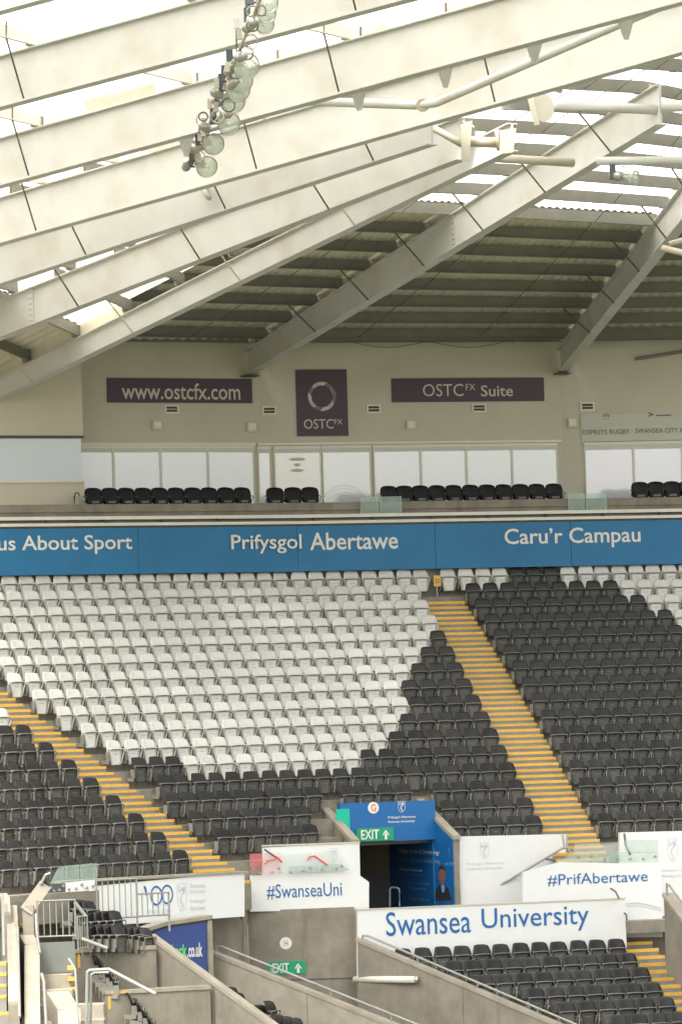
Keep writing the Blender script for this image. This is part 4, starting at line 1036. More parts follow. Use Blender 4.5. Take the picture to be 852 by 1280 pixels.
stroke(mb, pPr, [(782, 1130), (795, 1129), (808, 1131), (826, 1136)], .03, .012); stroke(mb, pPr, [(782, 1133), (797, 1132.5), (810, 1135), (826, 1139)], .02, .012)
obj('swoosh', mb, 'text_pale', e)
pSU = TF.off(2.1)
e = panel('front_parapet', 'long white parapet reading Swansea University in large blue letters', pSU, [(447, 1137.5), (779.5, 1123.5), (783, 1180), (783, 1215), (447, 1230)], 'panel_white')
text('Swansea', pSU, 482, 1138.5, 588, 1168.5, 'text_blue', e, bold=.002); text('University', pSU, 601.5, 1133.5, 735.5, 1166, 'text_blue', e, bold=.002)
mb = MB(); u0, u1 = pSU.u(446, 1137.5), pSU.u(781, 1123.5); z = pSU.z(446.5, 1138); mb2 = MB(); pSU.box(mb2, u0, u1, z - .01, z + .02, -.12, .02); obj('coping', mb2, 'steel_plate', e)
# landing deck
ld = empty('landing', TF.pt(0, zlow), kind='structure'); mb = MB(); TF.box(mb, uTL - .2, TF.u(852, 1100) + 2.0, zlow - .3, zlow - .0, .0, 2.0); obj('deck', mb, 'terrace', ld)
# SwanseaUni parapet left of tunnel
pS1 = Pl(at(312, 1100, 116.35), 14)
e = panel('front_parapet', 'white parapet reading #SwanseaUni in blue left of the tunnel', pS1, [(312.5, 1095), (328, 1094.5), (328.5, 1060), (449, 1053), (450, 1095), (461, 1103), (461, 1137), (312.5, 1140)], 'panel_white')
text('#SwanseaUni', pS1, 333, 1104.5, 427, 1123.5, 'text_blue', e, bold=.0)
crest(pS1, 416, 1070, 9, 18, 'text_pale', e)
mb = MB(); u0, u1 = pS1.u(328, 1060), pS1.u(449.5, 1053); z = pS1.z(389, 1056.5); pS1.box(mb, u0, u1, z, z + .035, -.12, .02); obj('coping', mb, 'steel_plate', e)
# glass screen with red film and rails in front
pg = pS1.off(.12)
gs = empty('glass_barrier', pg.pt(pg.u(312, 1095), pg.z(312, 1095)), 'red and green tinted glass barrier above the #SwanseaUni lettering', 'glass barrier')
def gbox(pl, e, pxs, m, name, th=.015):
    uz = [(pl.u(a, b), pl.z(a, b)) for a, b in pxs]; mb = MB(); pl.poly(mb, uz[::-1], -th / 2, th / 2); return obj(name, mb, m, e)
gbox(pg, gs, [(312, 1067.5), (328, 1067), (328, 1084.5), (312, 1085)], 'glass_red', 'glass_pane'); gbox(pg, gs, [(329, 1067), (351, 1066), (351, 1093), (313, 1095), (313, 1085.5), (329, 1085)], 'glass_red_faint', 'glass_pane')
gbox(pg, gs, [(352, 1067), (391, 1065), (391, 1090.5), (352, 1092.5)], 'glass_clear', 'glass_pane'); gbox(pg, gs, [(392, 1065), (423, 1063), (436, 1087.5), (392, 1090.5)], 'glass_clear', 'glass_pane')
gbox(pg.off(.02), gs, [(361, 1083), (424, 1080), (437, 1087.5), (361, 1092)], 'glass', 'kick_plate', .03)
mb = MB(); 
for x, y in ((316, 1087), (324, 1092), (340, 1091), (348, 1086), (363, 1091), (379, 1089), (387, 1085), (402, 1087), (420, 1086), (426, 1083)): mb.lathe(pg.hit(x, y) + pg.n * .03, pg.n, [(0, .035), (.03, .03)], 8)
obj('bolts', mb, 'galv', gs)
mb = MB(); mb.tube([pg.hit(330, 1062) + pg.n * .02, pg.hit(346, 1073) + pg.n * .02], .025, 6); obj('rail', mb, 'rod', gs)
mb = MB(); mb.tube([pg.hit(384, 1076) + pg.n * .03, pg.hit(386, 1071.5) + pg.n * .03, pg.hit(393, 1070.5) + pg.n * .03, pg.hit(409, 1082) + pg.n * .03], .025, 6)
mb.tube([pg.hit(346, 1072) + pg.n * .03, pg.hit(352, 1078) + pg.n * .03], .025, 6); mb.tube([pg.hit(330, 1080) + pg.n * .03, pg.hit(335, 1076) + pg.n * .03, pg.hit(345, 1074) + pg.n * .03], .02, 6); obj('rail', mb, 'red', gs)
# right glass over PrifAbertawe
pg2 = pPr.off(-.05)
gs = empty('glass_barrier', pg2.hit(715, 1078), 'green tinted glass barrier bolted above #PrifAbertawe at the stair foot', 'glass barrier')
gbox(pg2.off(.0), gs, [(696, 1079), (716, 1067), (823, 1065), (823, 1078.5)], 'glass', 'kick_plate', .03)
gbox(pg2.off(-.03), gs, [(781, 1051), (822, 1050), (822, 1066), (781, 1067)], 'glass', 'glass_pane'); gbox(pg2.off(-.03), gs, [(718, 1055), (772, 1053), (772, 1066), (716, 1067)], 'glass_clear', 'glass_pane')
mb = MB()
for x in (706, 722, 738, 755, 771, 787, 803, 818): mb.lathe(pg2.hit(x, 1074 if x % 2 else 1071) + pg2.n * .03, pg2.n, [(0, .035), (.03, .03)], 8)
obj('bolts', mb, 'galv', gs)
# stair handrails near the landing
hr = empty('stair_handrail', at(620, 1110, 119.6), 'slanting grey handrail up the white wall right of the tunnel', 'handrail')
mb = MB(); mb.tube([at(618, 1111, 119.7), at(702, 1061, 119.7), at(709, 1060, 119.7), at(712, 1066, 119.7)], .03, 8); obj('rail', mb, 'galv', hr)
mb = MB(); mb.tube([at(705, 1060, 119.7), at(703, 1044, 119.9)], .03, 8); mb.tube([at(709, 1061, 119.7), at(708, 1045, 119.9)], .02, 8); obj('post', mb, 'galv', hr)
for (x0, y0, x1, y1) in ((620, 1109, 626, 1113), (680, 1074, 692, 1075)):
    mb = MB(); mb.tube([at(x0, y0, 119.75), at(x1, y1, 120.1)], .03, 6); obj('bracket', mb, 'galv', hr)
hr = empty('stair_handrail', at(785, 1050, 119.9), 'upright dark rail beside the foot of the right aisle', 'handrail')
mb = MB(); mb.tube([at(780, 1043, 119.9), at(782, 1058, 119.6), at(787, 1068, 119.2)], .03, 7); obj('rail', mb, 'rod', hr)
for (a, b, c, d, lb) in ((763, 1111, 773, 1123, 'short dark rail end above the long white parapet end'), (780, 1142, 783, 1150, 'tiny rail stub at the corner of the long parapet')):
    e = empty('rail_stub', at(a, b, 118), lb, 'handrail'); mb = MB(); mb.tube([at(a, b, 118.2), at((a + c) / 2 + 1, (b + d) / 2 - 2, 118.0), at(c, d, 117.8)], .025, 6); obj('rail', mb, 'rod', e)

# ------------------------------------------------------------------ hundred panel along the left facets
pLL17 = pl_on(17.0, 1).off(.6)
e = panel('front_parapet', 'long white parapet with blue 100 emblem and crest left of the concrete wall', pLL17, [(78, 1112), (305.5, 1090), (305.5, 1146), (205, 1153), (78, 1160)], 'panel_white')
s_ = F / pLL17.hit(200, 1120).y
for cx_, cy_ in ((195, 1120), (208.5, 1118.5)):
    obj('numeral_ring', ringmesh(pLL17, pLL17.u(cx_, cy_), pLL17.z(cx_, cy_), 10 / s_, 12.4 / s_, .012 + cx_ * 1e-5, sx=.74), 'text_blue', e)
mb = MB(); stroke(mb, pLL17, [(180, 1108), (181.5, 1112), (182.5, 1119)], .055, .013); obj('numeral_stroke', mb, 'text_blue', e)
text('1920 - 2020', pLL17, 185, 1137.5, 213, 1141.5, 'text_pale', e)
crest(pLL17, 227, 1122, 14, 34, 'text_pale', e)
for i, (t_, y) in enumerate((('Swansea', 1107), ('University', 1115), ('Prifysgol', 1127), ('Abertawe', 1135))): text(t_, pLL17, 237, y - 3 - .0, 256, y + 3, 'text_pale', e)
mb = MB(); u0, u1 = pLL17.u(76, 1112), pLL17.u(309, 1089.5); z = pLL17.z(250, 1095.5); pLL17.box(mb, u0, u1, z, z + .06, -.35, .03); obj('coping', mb, 'concrete_light', e)
gs = empty('glass_barrier', pLL17.hit(90, 1105), 'green glass barrier bolted on the far left parapet end', 'glass barrier')
pgl = pLL17.off(.05)
gbox(pgl, gs, [(62, 1106), (73, 1085), (80, 1083), (80, 1104)], 'glass', 'glass_pane'); gbox(pgl, gs, [(81, 1083), (99, 1081), (99, 1101), (81, 1103)], 'glass', 'glass_pane'); gbox(pgl, gs, [(100, 1081), (121, 1079), (121, 1099), (100, 1101)], 'glass', 'glass_pane')
gbox(pgl.off(.01), gs, [(58, 1107), (81, 1105), (81, 1126), (50, 1128)], 'dark_panel', 'kick_plate', .04); gbox(pgl.off(.01), gs, [(81.5, 1104), (118, 1100), (118, 1114), (81.5, 1118)], 'panel_white', 'kick_plate', .03)
mb = MB()
for x, y in ((62, 1110), (66, 1114), (73, 1113), (78, 1108), (85, 1112), (94, 1111), (101, 1106), (107, 1110), (115, 1108)): mb.lathe(pgl.hit(x, y) + pgl.n * .03, pgl.n, [(0, .035), (.03, .03)], 8)
obj('bolts', mb, 'galv', gs)

# ------------------------------------------------------------------ concrete wall with N disc and EXIT sign, lamp batten
pN = Pl(at(312, 1180, 116.5), 2)
cw = empty('concrete_wall', pN.hit(355, 1200), 'stained concrete wall under #SwanseaUni with round H disc and green EXIT sign', 'wall')
zbt = ZC - 9.5
u0, um, u1 = pN.u(283, 1180), pN.u(310, 1180), pN.u(444, 1180)
zt = pN.z(380, 1136.5)
mb = MB(); pN.box(mb, um + .012, u1, zbt, zt, -.4, 0); obj('wall_panel', mb, 'concrete', cw)
zx = pN.z(380, 1225)
mb = MB(); pN.box(mb, um + .012, u1 - .004, zx - .01, zx + .015, 0, .012); obj('shadow_joint', mb, 'vent', cw)
pN2 = Pl(pN.pt(um, 0, 0), 34)
mb = MB(); pN2.box(mb, pN2.u(262, 1180) - 3, -.02, zbt, pN2.z(290, 1150), -.4, -.05); obj('wall_panel', mb, 'concrete', cw)
mb = MB(); pN.box(mb, u1 - .0, u1 + .18, zbt, pN.z(447, 1138) , -.35, .03); obj('edge_pier', mb, 'concrete_light', cw)
mb = MB(); pN.box(mb, um - .12, um, zbt, zt + .9, -.05, .03); obj('edge_pier', mb, 'concrete_light', cw)
s_ = F / pN.hit(357, 1179).y
obj('disc', ringmesh(pN, pN.u(357, 1179.5), pN.z(357, 1179.5), 0, 7.6 / s_, .012), 'text_white', cw); text('H', pN, 355, 1176, 359.5, 1183, 'text_dark', cw, d=.016)
ex = sign('exit_sign', 'green EXIT sign with up arrow on the stained concrete wall', pN, 334.5, 1202, 382, 1218, 'green_sign', d=.03)
text('EXIT', pN, 340.5, 1204.5, 361, 1216.5, 'text_white', ex, d=.036, bold=.015); arrow_up(pN, 372.5, 1210.5, 12, 'text_white', ex, d=.04)
lt = empty('batten_light', pN.hit(445, 1225), 'unlit white tube light fixed across the concrete corner', 'light fitting')
pb2 = Pl(pN.hit(443, 1225) + pN.n * .1, 20); mb = MB(); mb.tube([at(443, 1225, 116.2), at(519, 1225, 115.1)], .085, 10); obj('tube_cover', mb, 'tube_white', lt, smooth=True)
mb = MB(); mb.lathe(at(519, 1225, 115.1), V((1, 0, 0)), [(0, .09), (.05, .09)], 10); mb.lathe(at(443, 1225, 116.2), V((-1, 0, 0)), [(-.05, .09), (.0, .09)], 10); obj('end_cap', mb, 'housing', lt)
# raking walls
def raking(label, A_px, A_Y, az, B_px, th=.22, ext=3.0, m='concrete', zb=None, rail=None, joints=(), cat='wall', mcap='concrete_light'):
    """wall with sloping top: near edge of coping runs from A to B in the picture; az = plan direction"""
    A = at(A_px[0], A_px[1], A_Y); d = V((math.sin(R(az)), -math.cos(R(az)), 0)); n = V((-math.cos(R(az)), -math.sin(R(az)), 0))  # left-facing side
    rr = ray(*B_px); den = rr.x * d.y - rr.y * d.x; k = (A.x * d.y - A.y * d.x) / den; E = CAM + rr * k
    L = (flat(E) - flat(A)).dot(d); sl_ = (E.z - A.z) / L; L += ext
    P = lambda l, z, o: V((A.x, A.y, 0)) + d * l + n * o + V((0, 0, A.z + sl_ * l + z))
    e = empty('raking_wall', A, label, cat)
    zb = zb or ZC - 11
    cuts = [0] + list(joints) + [L]
    for a, b in zip(cuts[:-1], cuts[1:]):
        mb = MB(); a2 = a + .012; f = [P(a2, -.06, 0), P(b, -.06, 0), P(b, -.06, -th), P(a2, -.06, -th)]
        lo = [V((p.x, p.y, zb)) for p in f]; mb.hexa(lo + f); obj('wall_panel', mb, m, e)
    mb = MB(); mb.hexa([P(-.03, -.06, .025), P(L, -.06, .025), P(L, -.06, -th - .025), P(-.03, -.06, -th - .025), P(-.03, .03, .025), P(L, .03, .025), P(L, .03, -th - .025), P(-.03, .03, -th - .025)]); obj('coping', mb, mcap, e)
    if rail:
        h, o_ = rail
        pts = [P(.1, .02, o_), P(.1, h - .03, o_), P(.25, h + .02, o_), P(L, h, o_)]
        he = empty('handrail', P(.1, 0, o_), 'steel handrail above ' + label, 'handrail', 'handrails on the concrete walls')
        mb = MB(); mb.tube(pts, .028, 8); obj('rail', mb, 'galv', he)
        q = 1.6
        while q < L:
            mb = MB(); mb.tube([P(q, 0, o_), P(q, h, o_)], .018, 6); obj('post', mb, 'galv', he); q += 1.6
    return e, P, L
raking('sloping stained concrete wall in front of the lower black seats', (446, 1175), 116.05, 60, (700, 1283), rail=(.16, -.1), joints=(2.85,), th=.2)
raking('pale sloping concrete wall left of the EXIT sign passage', (263, 1191), 113.9, 60, (497, 1284), rail=(.20, -.1), joints=(2.6,), m='concrete_light', th=.2)
# vomitory at lower left with the web address board
raking('sloping coped wall in front of the navy website board', (187, 1171), 111.4, 60, (350, 1290), joints=(1.7,), th=.25)
pCh = Pl(at(262, 1150, 113.3), 38)
cb = empty('website_board', pCh.hit(230, 1180), 'navy board ending in .co.uk inside the coped concrete passage', 'sign')
uz = [(pCh.u(a, b), pCh.z(a, b)) for a, b in ((192, 1166), (206, 1160.5), (258, 1153), (259, 1216), (192, 1216))]
mb = MB(); pCh.poly(mb, uz[::-1], -.08, 0); obj('board', mb, 'navy', cb)
text('check', pCh, 210, 1181, 233, 1197, 'green_text', cb, bold=.03); text('.co.uk', pCh, 233.5, 1179, 252.5, 1197, 'text_white', cb, bold=.03)
cwall = empty('concrete_wall', pCh.hit(200, 1160), 'coped concrete wall behind the navy website board', 'wall')
uz = [(pCh.u(a, b), pCh.z(a, b)) for a, b in ((186, 1165), (206, 1158), (264, 1149.5), (264.5, 1260), (186, 1260))]
mb = MB(); pCh.poly(mb, uz[::-1], -.35, -.09); obj('wall_panel', mb, 'concrete', cwall)
mb = MB()
q = [(183, 1165), (206, 1157.5), (264, 1149)]
for a, b in zip(q[:-1], q[1:]):
    A_, B_ = pCh.hit(*a), pCh.hit(*b); mb.hexa([A_ + pCh.n * .05, B_ + pCh.n * .05, B_ - pCh.n * .37, A_ - pCh.n * .37] + [x + V((0, 0, .09)) for x in (A_ + pCh.n * .05, B_ + pCh.n * .05, B_ - pCh.n * .37, A_ - pCh.n * .37)])
obj('coping', mb, 'concrete_light', cwall)
mb = MB(); u = pCh.u(260.5, 1170); pCh.box(mb, u - .03, u + .09, pCh.z(261, 1262), pCh.z(261, 1151), -.3, .04); obj('end_pier', mb, 'concrete_light', cwall)

# front concrete boxes (returns of the passage)
def cbox(label, pl, px0, py0, px1, py1, caps=True, ytag=None):
    u0, u1 = pl.u(px0, py0), pl.u(px1, py0); zt = pl.z((px0 + px1) / 2, py0); zb = pl.z(px0, py1)
    e = empty('concrete_wall', pl.pt(u0, zb), label, 'wall'); mb = MB(); pl.box(mb, u0, u1, zb - 1.5, zt - .08, -.22, 0); obj('wall_panel', mb, 'concrete', e)
    for (f0, f1) in ((0, .49), (.5, 1)):
        mb = MB(); pl.box(mb, u0 + (u1 - u0) * f0 - .02, u0 + (u1 - u0) * f1, zt - .08, zt + .0 + f0 * .02, -.25, .03); obj('coping', mb, 'concrete_light', e)
    mb = MB(); pl.box(mb, u0 + .12, u0 + .5, zt - .07, zt - .015, .031, .036); obj('yellow_mark', mb, 'yellow', e)
    mb = MB(); pl.box(mb, u0 + .03, u0 + .09, zt - .42, zt - .1, .001, .006); obj('yellow_mark', mb, 'yellow', e)
    return e
pBA = Pl(at(195, 1181, 111.1), 22); cbox('low stained concrete wall with yellow corner mark, the farther of two', pBA, 95, 1185, 195, 1243)
pBB = Pl(at(262, 1228, 110.4), 22); cbox('low stained concrete wall with yellow corner mark, the nearer of two', pBB, 133, 1236, 262.5, 1290)
mb = MB(); 
# ------------------------------------------------------------------ lower right seating
pD0 = TF.off(2.35)            # back line of the lower rows
ZL0 = pD0.off(.5).z(700, 1219); LR = .32
lowt = empty('lower_terrace', pD0.pt(0, ZL0), kind='structure')
uA, uB = pD0.u(447, 1180) + .1, pD0.u(790, 1180)
e_dl = lambda k: 785 + 15.4 * k; e_dr = lambda k: 832 + 15.8 * k
for k in range(0, 9):
    mb = MB(); sh = 1.2 * k * .8
    ua = (uA + .3 + .8 * (k + 1) * .92)
    pD0.box(mb, ua, pD0.u(852, 1180) + 4.5, ZL0 - LR * (k + 1) - .4, ZL0 - LR * k, .8 * k, .8 * (k + 1)); obj('terrace_step', mb, 'terrace', lowt)
for k in range(0, 8):
    pk = pD0.off(.8 * k + .33); uend = pk.u(785 + 15.4 * k, 1190 + 18.4 * k)
    j = 0; u = uend
    while True:
        j += 1; c = u - .25
        p = pk.pt(c, ZL0 - LR * k)
        # stay right of the raking wall
        A = at(446, 1175, 116.05); d = V((math.sin(R(60)), -math.cos(R(60)), 0)); nrm = V((math.cos(R(60)), math.sin(R(60)), 0))
        if (flat(p) - flat(A)).dot(nrm) < .42 or j > 22: break
        seats.append((p, 18, 'black', 'D', k, j)); u -= .5
lst = empty('lower_stairs', pD0.pt(uB, ZL0), kind='structure')
for k in range(0, 8):
    for j in range(2):
        d0 = .8 * k + .4 * j; zt = ZL0 - LR * k + LR * (1 - j) / 2 + .005
        pk = pD0.off(d0); ua = pD0.u(788, 1163); ub = pD0.u(829.5, 1163); mb = MB(); pD0.box(mb, ua, ub, zt - LR / 2 - .02, zt, d0, d0 + .404)
        so = obj('step', mb, 'step', lst); mb = MB(); pD0.box(mb, ua, ub, zt - .075, zt + .004, d0 + .33, d0 + .41); obj('nosing', mb, 'yellow', so)
for j in range(8):   # steps above row 0 up to the parapet
    mb = MB(); zt = ZL0 + LR / 2 * (j + 2) + .005; ua = pD0.u(788, 1163); ub = pD0.u(829.5, 1163); d1 = -.4 * j + .004
    pD0.box(mb, ua, ub, zt - 2.2, zt, d1 - .4, d1); so = obj('step', mb, 'step', lst); mb = MB(); pD0.box(mb, ua, ub, zt - .075, zt + .004, d1 - .08, d1 + .006); obj('nosing', mb, 'yellow', so)
# right edge concrete wall with rail
raking('stained concrete wall at the right edge beside the lower stairs', (829, 1119), 117.6, 19, (852, 1150), joints=(), th=.25, rail=(.35, -.05))

# ------------------------------------------------------------------ lower left cluster
def barrier(label, pl, px0, py0, px1, py1, bars=6, r=.028, drop=0.0, legs=True):
    u0, u1, z0, z1 = pl.rect(px0, py0, px1, py1); e = empty('railing', pl.pt(u0, z0), label, 'railing', 'galvanised railings at lower left')
    mb = MB(); mb.tube([pl.pt(u0, z0 - drop), pl.pt(u0, z1), pl.pt(u1, z1), pl.pt(u1, z0 - drop)], r, 8); obj('frame', mb, 'galv', e)
    mb = MB(); mb.tube([pl.pt(u0, z0 + .04), pl.pt(u1, z0 + .04)], r * .8, 7); obj('bottom_rail', mb, 'galv', e)
    for q in range(1, bars):
        u = u0 + (u1 - u0) * q / bars; mb = MB(); mb.tube([pl.pt(u, z0 + .04), pl.pt(u, z1)], .014, 6); obj('bar', mb, 'galv', e)
    return e
pR = Pl(at(150, 1130, 111.3), 38)
barrier('tall galvanised railing in front of the white parapet', pR, 121, 1100, 171, 1150, 7)
barrier('lower galvanised railing over the blue 100 emblem', pR, 171, 1117, 211, 1147, 6, drop=.35)
pR2 = Pl(at(70, 1150, 109.3), 12)
barrier('galvanised railing above the grey board at lower left', pR2, 47, 1126, 94, 1173, 6)
e = empty('grey_board', pR2.off(.05).hit(50, 1178), 'grey painted board below the lower left railing', 'board'); mb = MB()
u0, u1, z0, z1 = pR2.off(.1).rect(48, 1178, 93.5, 1216); pR2.off(.1).box(mb, u0, u1, z0, z1, 0, .06); obj('board', mb, 'grey_paint', e)
pR3 = Pl(at(105, 1150, 109.6), 60)
barrier('short steep railing at the top of the lower left steps', pR3, 97, 1146, 109, 1188, 4)
def pipe(label, pts, Y, r=.03, m='galv', name='handrail', cat='handrail', legs=()):
    e = empty(name, at(pts[0][0], pts[0][1], Y), label, cat); mb = MB(); mb.tube([at(a, b, Y + (c if len(q) > 2 else 0)) for q in pts for a, b, c in [(*q, 0) if len(q) == 2 else q]], r, 8); obj('rail', mb, m, e)
    return e
pipe('short pale handrail dropping beside the clustered black seats', [(93, 1128), (107, 1146)], 109.7, .045)
pipe('pale handrail on the farther low concrete wall', [(102, 1174), (134, 1186)], 109.4, .045)
pipe('tall bent double handrail in front of the nearer low concrete wall', [(108, 1285), (109, 1216), (112, 1213.5), (136, 1212), (185, 1238, -.4), (195, 1243, -.5)], 105.2, .04)
pipe('inner pipe of the bent double handrail', [(113, 1285), (114, 1219), (118, 1216.5), (136, 1216)], 105.4, .03)
# seats in the lower left cluster
clus = []
pcl = 115.2
def crow(n, x0, y0, dx, dy, Y, dY, yaw, row, what):
    for i in range(n):
        p = at(x0 + dx * i, y0 + dy * i, Y + dY * i); clus.append((p - V((0, 0, .8)), yaw, row, i, what))
crow(3, 99, 1124, 9, 1.0, 110.6, .08, 52, 'back', 'short row behind the steep railing')
crow(5, 112, 1141, 9.3, -.6, 110.4, .1, 55, 'mid', 'row in front of the tall railing')
crow(4, 124, 1157, 9.5, 0, 110.0, .1, 55, 'front', 'lowest row beside the farther low wall')
crow(3, 172, 1157, 8, 1.5, 110.9, .12, 58, 'end', 'row end behind the coped wall')
for p, yaw, row, i, what in clus:
    put_seat(p, yaw, 'black', 'black folding seat, %s from the left in the %s' % (ORD[i + 1], what), GR['black'])
# seats seen side-on behind the low walls and behind the pale raking wall
side = [(x, y, Y - 2.1) for x, y, Y in [(305, 1240, 114.6), (314, 1247, 114.4), (342, 1262, 113.8), (351, 1258, 113.9), (364, 1275, 113.4), (375, 1277, 113.3), (386, 1279, 113.2)]]
wds = ['first', 'second', 'third', 'fourth', 'fifth', 'sixth', 'seventh']
for i, (x, y, Y) in enumerate(side):
    put_seat(at(x - 8, y - 6, Y) - V((0, 0, .8)), 60, 'black', 'black folding seat, %s from the left in front of the pale sloping wall' % wds[i], GR['black'])
for i in range(6):
    put_seat(at(126 + i * 4.6, 1190 + i * 5, 110.5 - .15 * i) - V((0, 0, .8)), 90, 'black', 'black folding seat seen edge-on, %s down between the two low walls' % wds[i], GR['black'])
for i in range(5):
    put_seat(at(172 + i * 7, 1240 + i * 8, 109.7 - .2 * i) - V((0, 0, .8)), 90, 'black', 'black folding seat seen edge-on, %s down before the nearer low wall' % wds[i], GR['black'])
# floors of the lower left area
fl = empty('lower_walkway', at(80, 1240, 113), kind='structure')
def slab(pts, Ys, th=.2, m='concrete_light'):
    mb = MB(); t = [at(a, b, Y) for (a, b), Y in zip(pts, Ys)]; zt = sum(p.z for p in t) / len(t)
    mb.prism([(p.x, p.y) for p in t], zt - th, zt); return obj('floor_slab', mb, m, fl)
for q in range(6):
    yy = 109.3 - .8 * q; zq = at(70, 1217, 109.3).z - .30 * q; xa, xb = at(46, 1240, yy).x, at(93 if q < 2 else 131, 1240, yy).x
    mb = MB(); mb.box((xa, yy - .8, zq - .5), (xb, yy + (.6 if q == 0 else 0), zq)); obj('floor_slab', mb, 'concrete_light', fl)
# three narrow walls running towards the viewer at far left
def ridge(label, pts, w, m='concrete_light', drop=2.2):
    """coping seen from above; pts = [(px,py,Y)...] centre line, w width"""
    e = empty('stair_wall', at(*pts[0]), label, 'wall', 'narrow concrete stair walls at far left'); mb = MB(); mc = MB()
    for (a, b) in zip(pts[:-1], pts[1:]):
        A_, B_ = at(*a), at(*b); d = flat(B_ - A_).normalized(); n = V((-d.y, d.x, 0)) * w / 2
        q = [A_ - n, A_ + n, B_ + n, B_ - n]; z = V((0, 0, .08))
        mb.hexa([x - V((0, 0, drop)) for x in q] + [x - z for x in q]); mc.hexa([x - z for x in q] + q)
    obj('wall_panel', mb, 'concrete', e); obj('coping', mc, m, e); return e
ridge('broad pale stair wall running down toward the viewer beside the grey board', [(33, 1169, 109.2), (40, 1180, 108.8), (40, 1238, 106.7), (41, 1300, 104.5)], .34)
ridge('slimmer stair wall left of the broad pale one', [(14.5, 1132, 109.6), (15.5, 1150, 109.0), (17, 1252, 105.3)], .24)
ridge('narrow stair wall at the far left edge', [(3, 1117, 109.6), (6.5, 1122, 109.4), (8, 1140, 108.8)], .2)
ridge('short pale wall end at the bottom between the walkways', [(72, 1240, 106.5), (86, 1262, 105.7), (88, 1300, 104.3)], .50)
pipe('long thin handrail along the slimmer stair wall', [(19, 1152), (22, 1160, -.3), (24.5, 1272, -4.2)], 108.8, .032)
pipe('pale handrail hugging the far left stair', [(3, 1118), (5, 1196, -2.8)], 109.0, .03)
pipe('curved double handrail beside the pale wall end', [(52, 1218), (55, 1228, -.4), (58, 1285, -.6)], 105.5, .035)
pipe('thin handrail from the grey board corner down to the walkway', [(86, 1199), (94, 1212, -.4), (98, 1285, -.6)], 105.5, .028)
pipe('short upright pipe beside the broad stair wall top', [(45, 1143), (46, 1168, -.3), (50, 1192, -1.0)], 109.0, .03)
e = empty('diagonal_bar', at(30, 1150, 109.6), 'wide pale diagonal coping with small steel hook at lower left', 'coping')
mb = MB(); mb.beam(at(57, 1106, 109.9), at(33, 1139, 109.4), .30, .14, up=V((0, -1, .0))); obj('bar', mb, 'concrete_light', e)
mb = MB(); mb.tube([at(51, 1106, 109.7), at(57, 1094, 109.7), at(63, 1092, 109.7)], .035, 7); obj('hook', mb, 'galv', e)
e = empty('concrete_pier', at(35, 1160, 109.3), 'stubby concrete pier under the pale diagonal coping', 'pier'); mb = MB(); a = at(36, 1168, 109.3); mb.box((a.x - .13, a.y, a.z - .2), (a.x + .12, a.y + .3, a.z + .65)); obj('pier', mb, 'concrete_light', e)
# far left stairs with yellow nosings
fs_ = empty('far_left_stairs', at(0, 1240, 108), kind='structure')
for i, (y, Y) in enumerate(((1204, 107.2), (1217, 106.9), (1231, 106.6), (1245, 106.3), (1266, 105.8), (1282, 105.4))):
    x1 = 8 if i < 4 else 24
    A_, B_ = at(-30, y + 1, Y), at(x1, y, Y); z = (A_.z + B_.z) / 2; mb = MB(); mb.box((A_.x, Y, z - .35), (B_.x, Y + .9, z)); so = obj('step', mb, 'step', fs_)
    mb = MB(); mb.box((A_.x, Y - .006, z - .06), (B_.x, Y + .05, z + .004)); obj('nosing', mb, 'yellow', so)
for i, (y, Y, x0) in enumerate(((1157, 109.7, 24), (1168, 109.4, 25))):
    A_, B_ = at(x0, y, Y), at(x0 + 6.5, y, Y); mb = MB(); mb.box((A_.x, Y - .006, A_.z - .06), (B_.x, Y + .3, A_.z + .004)); obj('nosing', mb, 'yellow', fs_)
pgl3 = Pl(at(92, 1215, 108.6), 60)
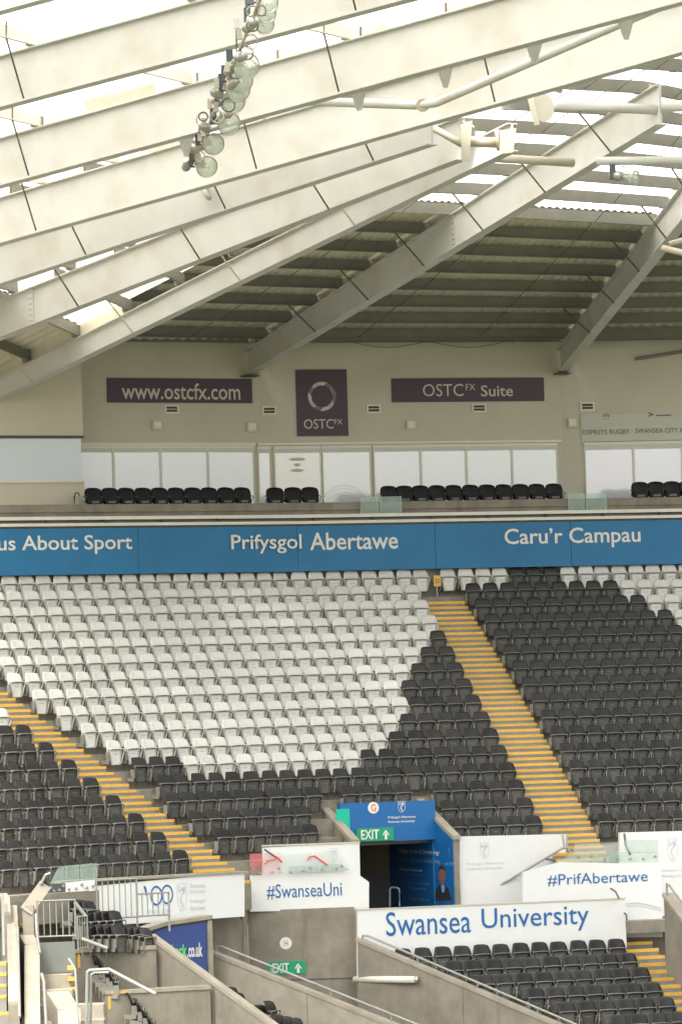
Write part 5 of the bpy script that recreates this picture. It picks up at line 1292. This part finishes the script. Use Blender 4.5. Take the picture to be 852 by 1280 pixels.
for (y, x) in ((1209, 88), (1223, 88.5), (1236, 89.5)):
    A_ = at(x - 4, y, 108.3); mb = MB(); mb.box((A_.x, 108.3, A_.z - .07), (A_.x + .17, 108.5, A_.z + .02)); obj('nosing', mb, 'yellow', fs_)
# support mass under the upper tier, left of the tunnel and below the left parapet
um = empty('undercroft', (0, 122, 3), kind='structure')
pU = pPr.off(-.2); mb = MB(); pU.box(mb, pU.u(640, 1150), pU.u(900, 1150), 0, pU.z(740, 1150), -.3, 0); obj('retaining_wall', mb, 'concrete', um)
pU = pLL17.off(-1.2); mb = MB(); pU.box(mb, pU.u(-60, 1150), pU.u(300, 1150), 0, pU.z(150, 1150), -.3, 0); obj('retaining_wall', mb, 'concrete', um)

# ------------------------------------------------------------------ link seats: all white, the 300 largest black, the rest joined
blk = [s for s in seats if s[2] == 'black']; wht = [s for s in seats if s[2] == 'white']
blk.sort(key=lambda s: s[0].y); wht.sort(key=lambda s: s[0].y)
nb = 300 - len(clus) - 18
print('seats', len(blk), len(wht))
for grp, lim in ((blk, nb), (wht, 300)):
    for (p, yaw, col, block, k, j) in grp[:lim]:
        put_seat(p, yaw, col, seat_label(col, block, k, j), GR[col])
    rest = grp[lim:]
    if rest:
        col = rest[0][2]
        root = empty('distant_%s_seats' % col, rest[0][0], 'rest of the %s folding seats in the upper rows of the bank' % col, 'stadium seats', kind='stuff')
        for (nm, me) in seatm[col]:
            vs_ = [v.co.copy() for v in me.vertices]; fs0 = [tuple(f.vertices) for f in me.polygons]; allv = []; allf = []
            for (p, yaw, *_r2) in rest:
                ca, sa = math.cos(R(yaw)), math.sin(R(yaw)); b = len(allv)
                o_ = p - rest[0][0]
                allv += [(c.x * ca - c.y * sa + o_.x, c.x * sa + c.y * ca + o_.y, c.z + o_.z) for c in vs_]
                allf += [tuple(b + i for i in f) for f in fs0]
            m2 = bpy.data.meshes.new(nm + 's'); m2.from_pydata(allv, [], allf); m2.materials.append(me.materials[0]); m2.polygons.foreach_set('use_smooth', [nm != 'bracket'] * len(m2.polygons)); m2.update()
            o = bpy.data.objects.new(nm + 's', m2); COL.objects.link(o); o.parent = root; tag(o, kind='stuff')
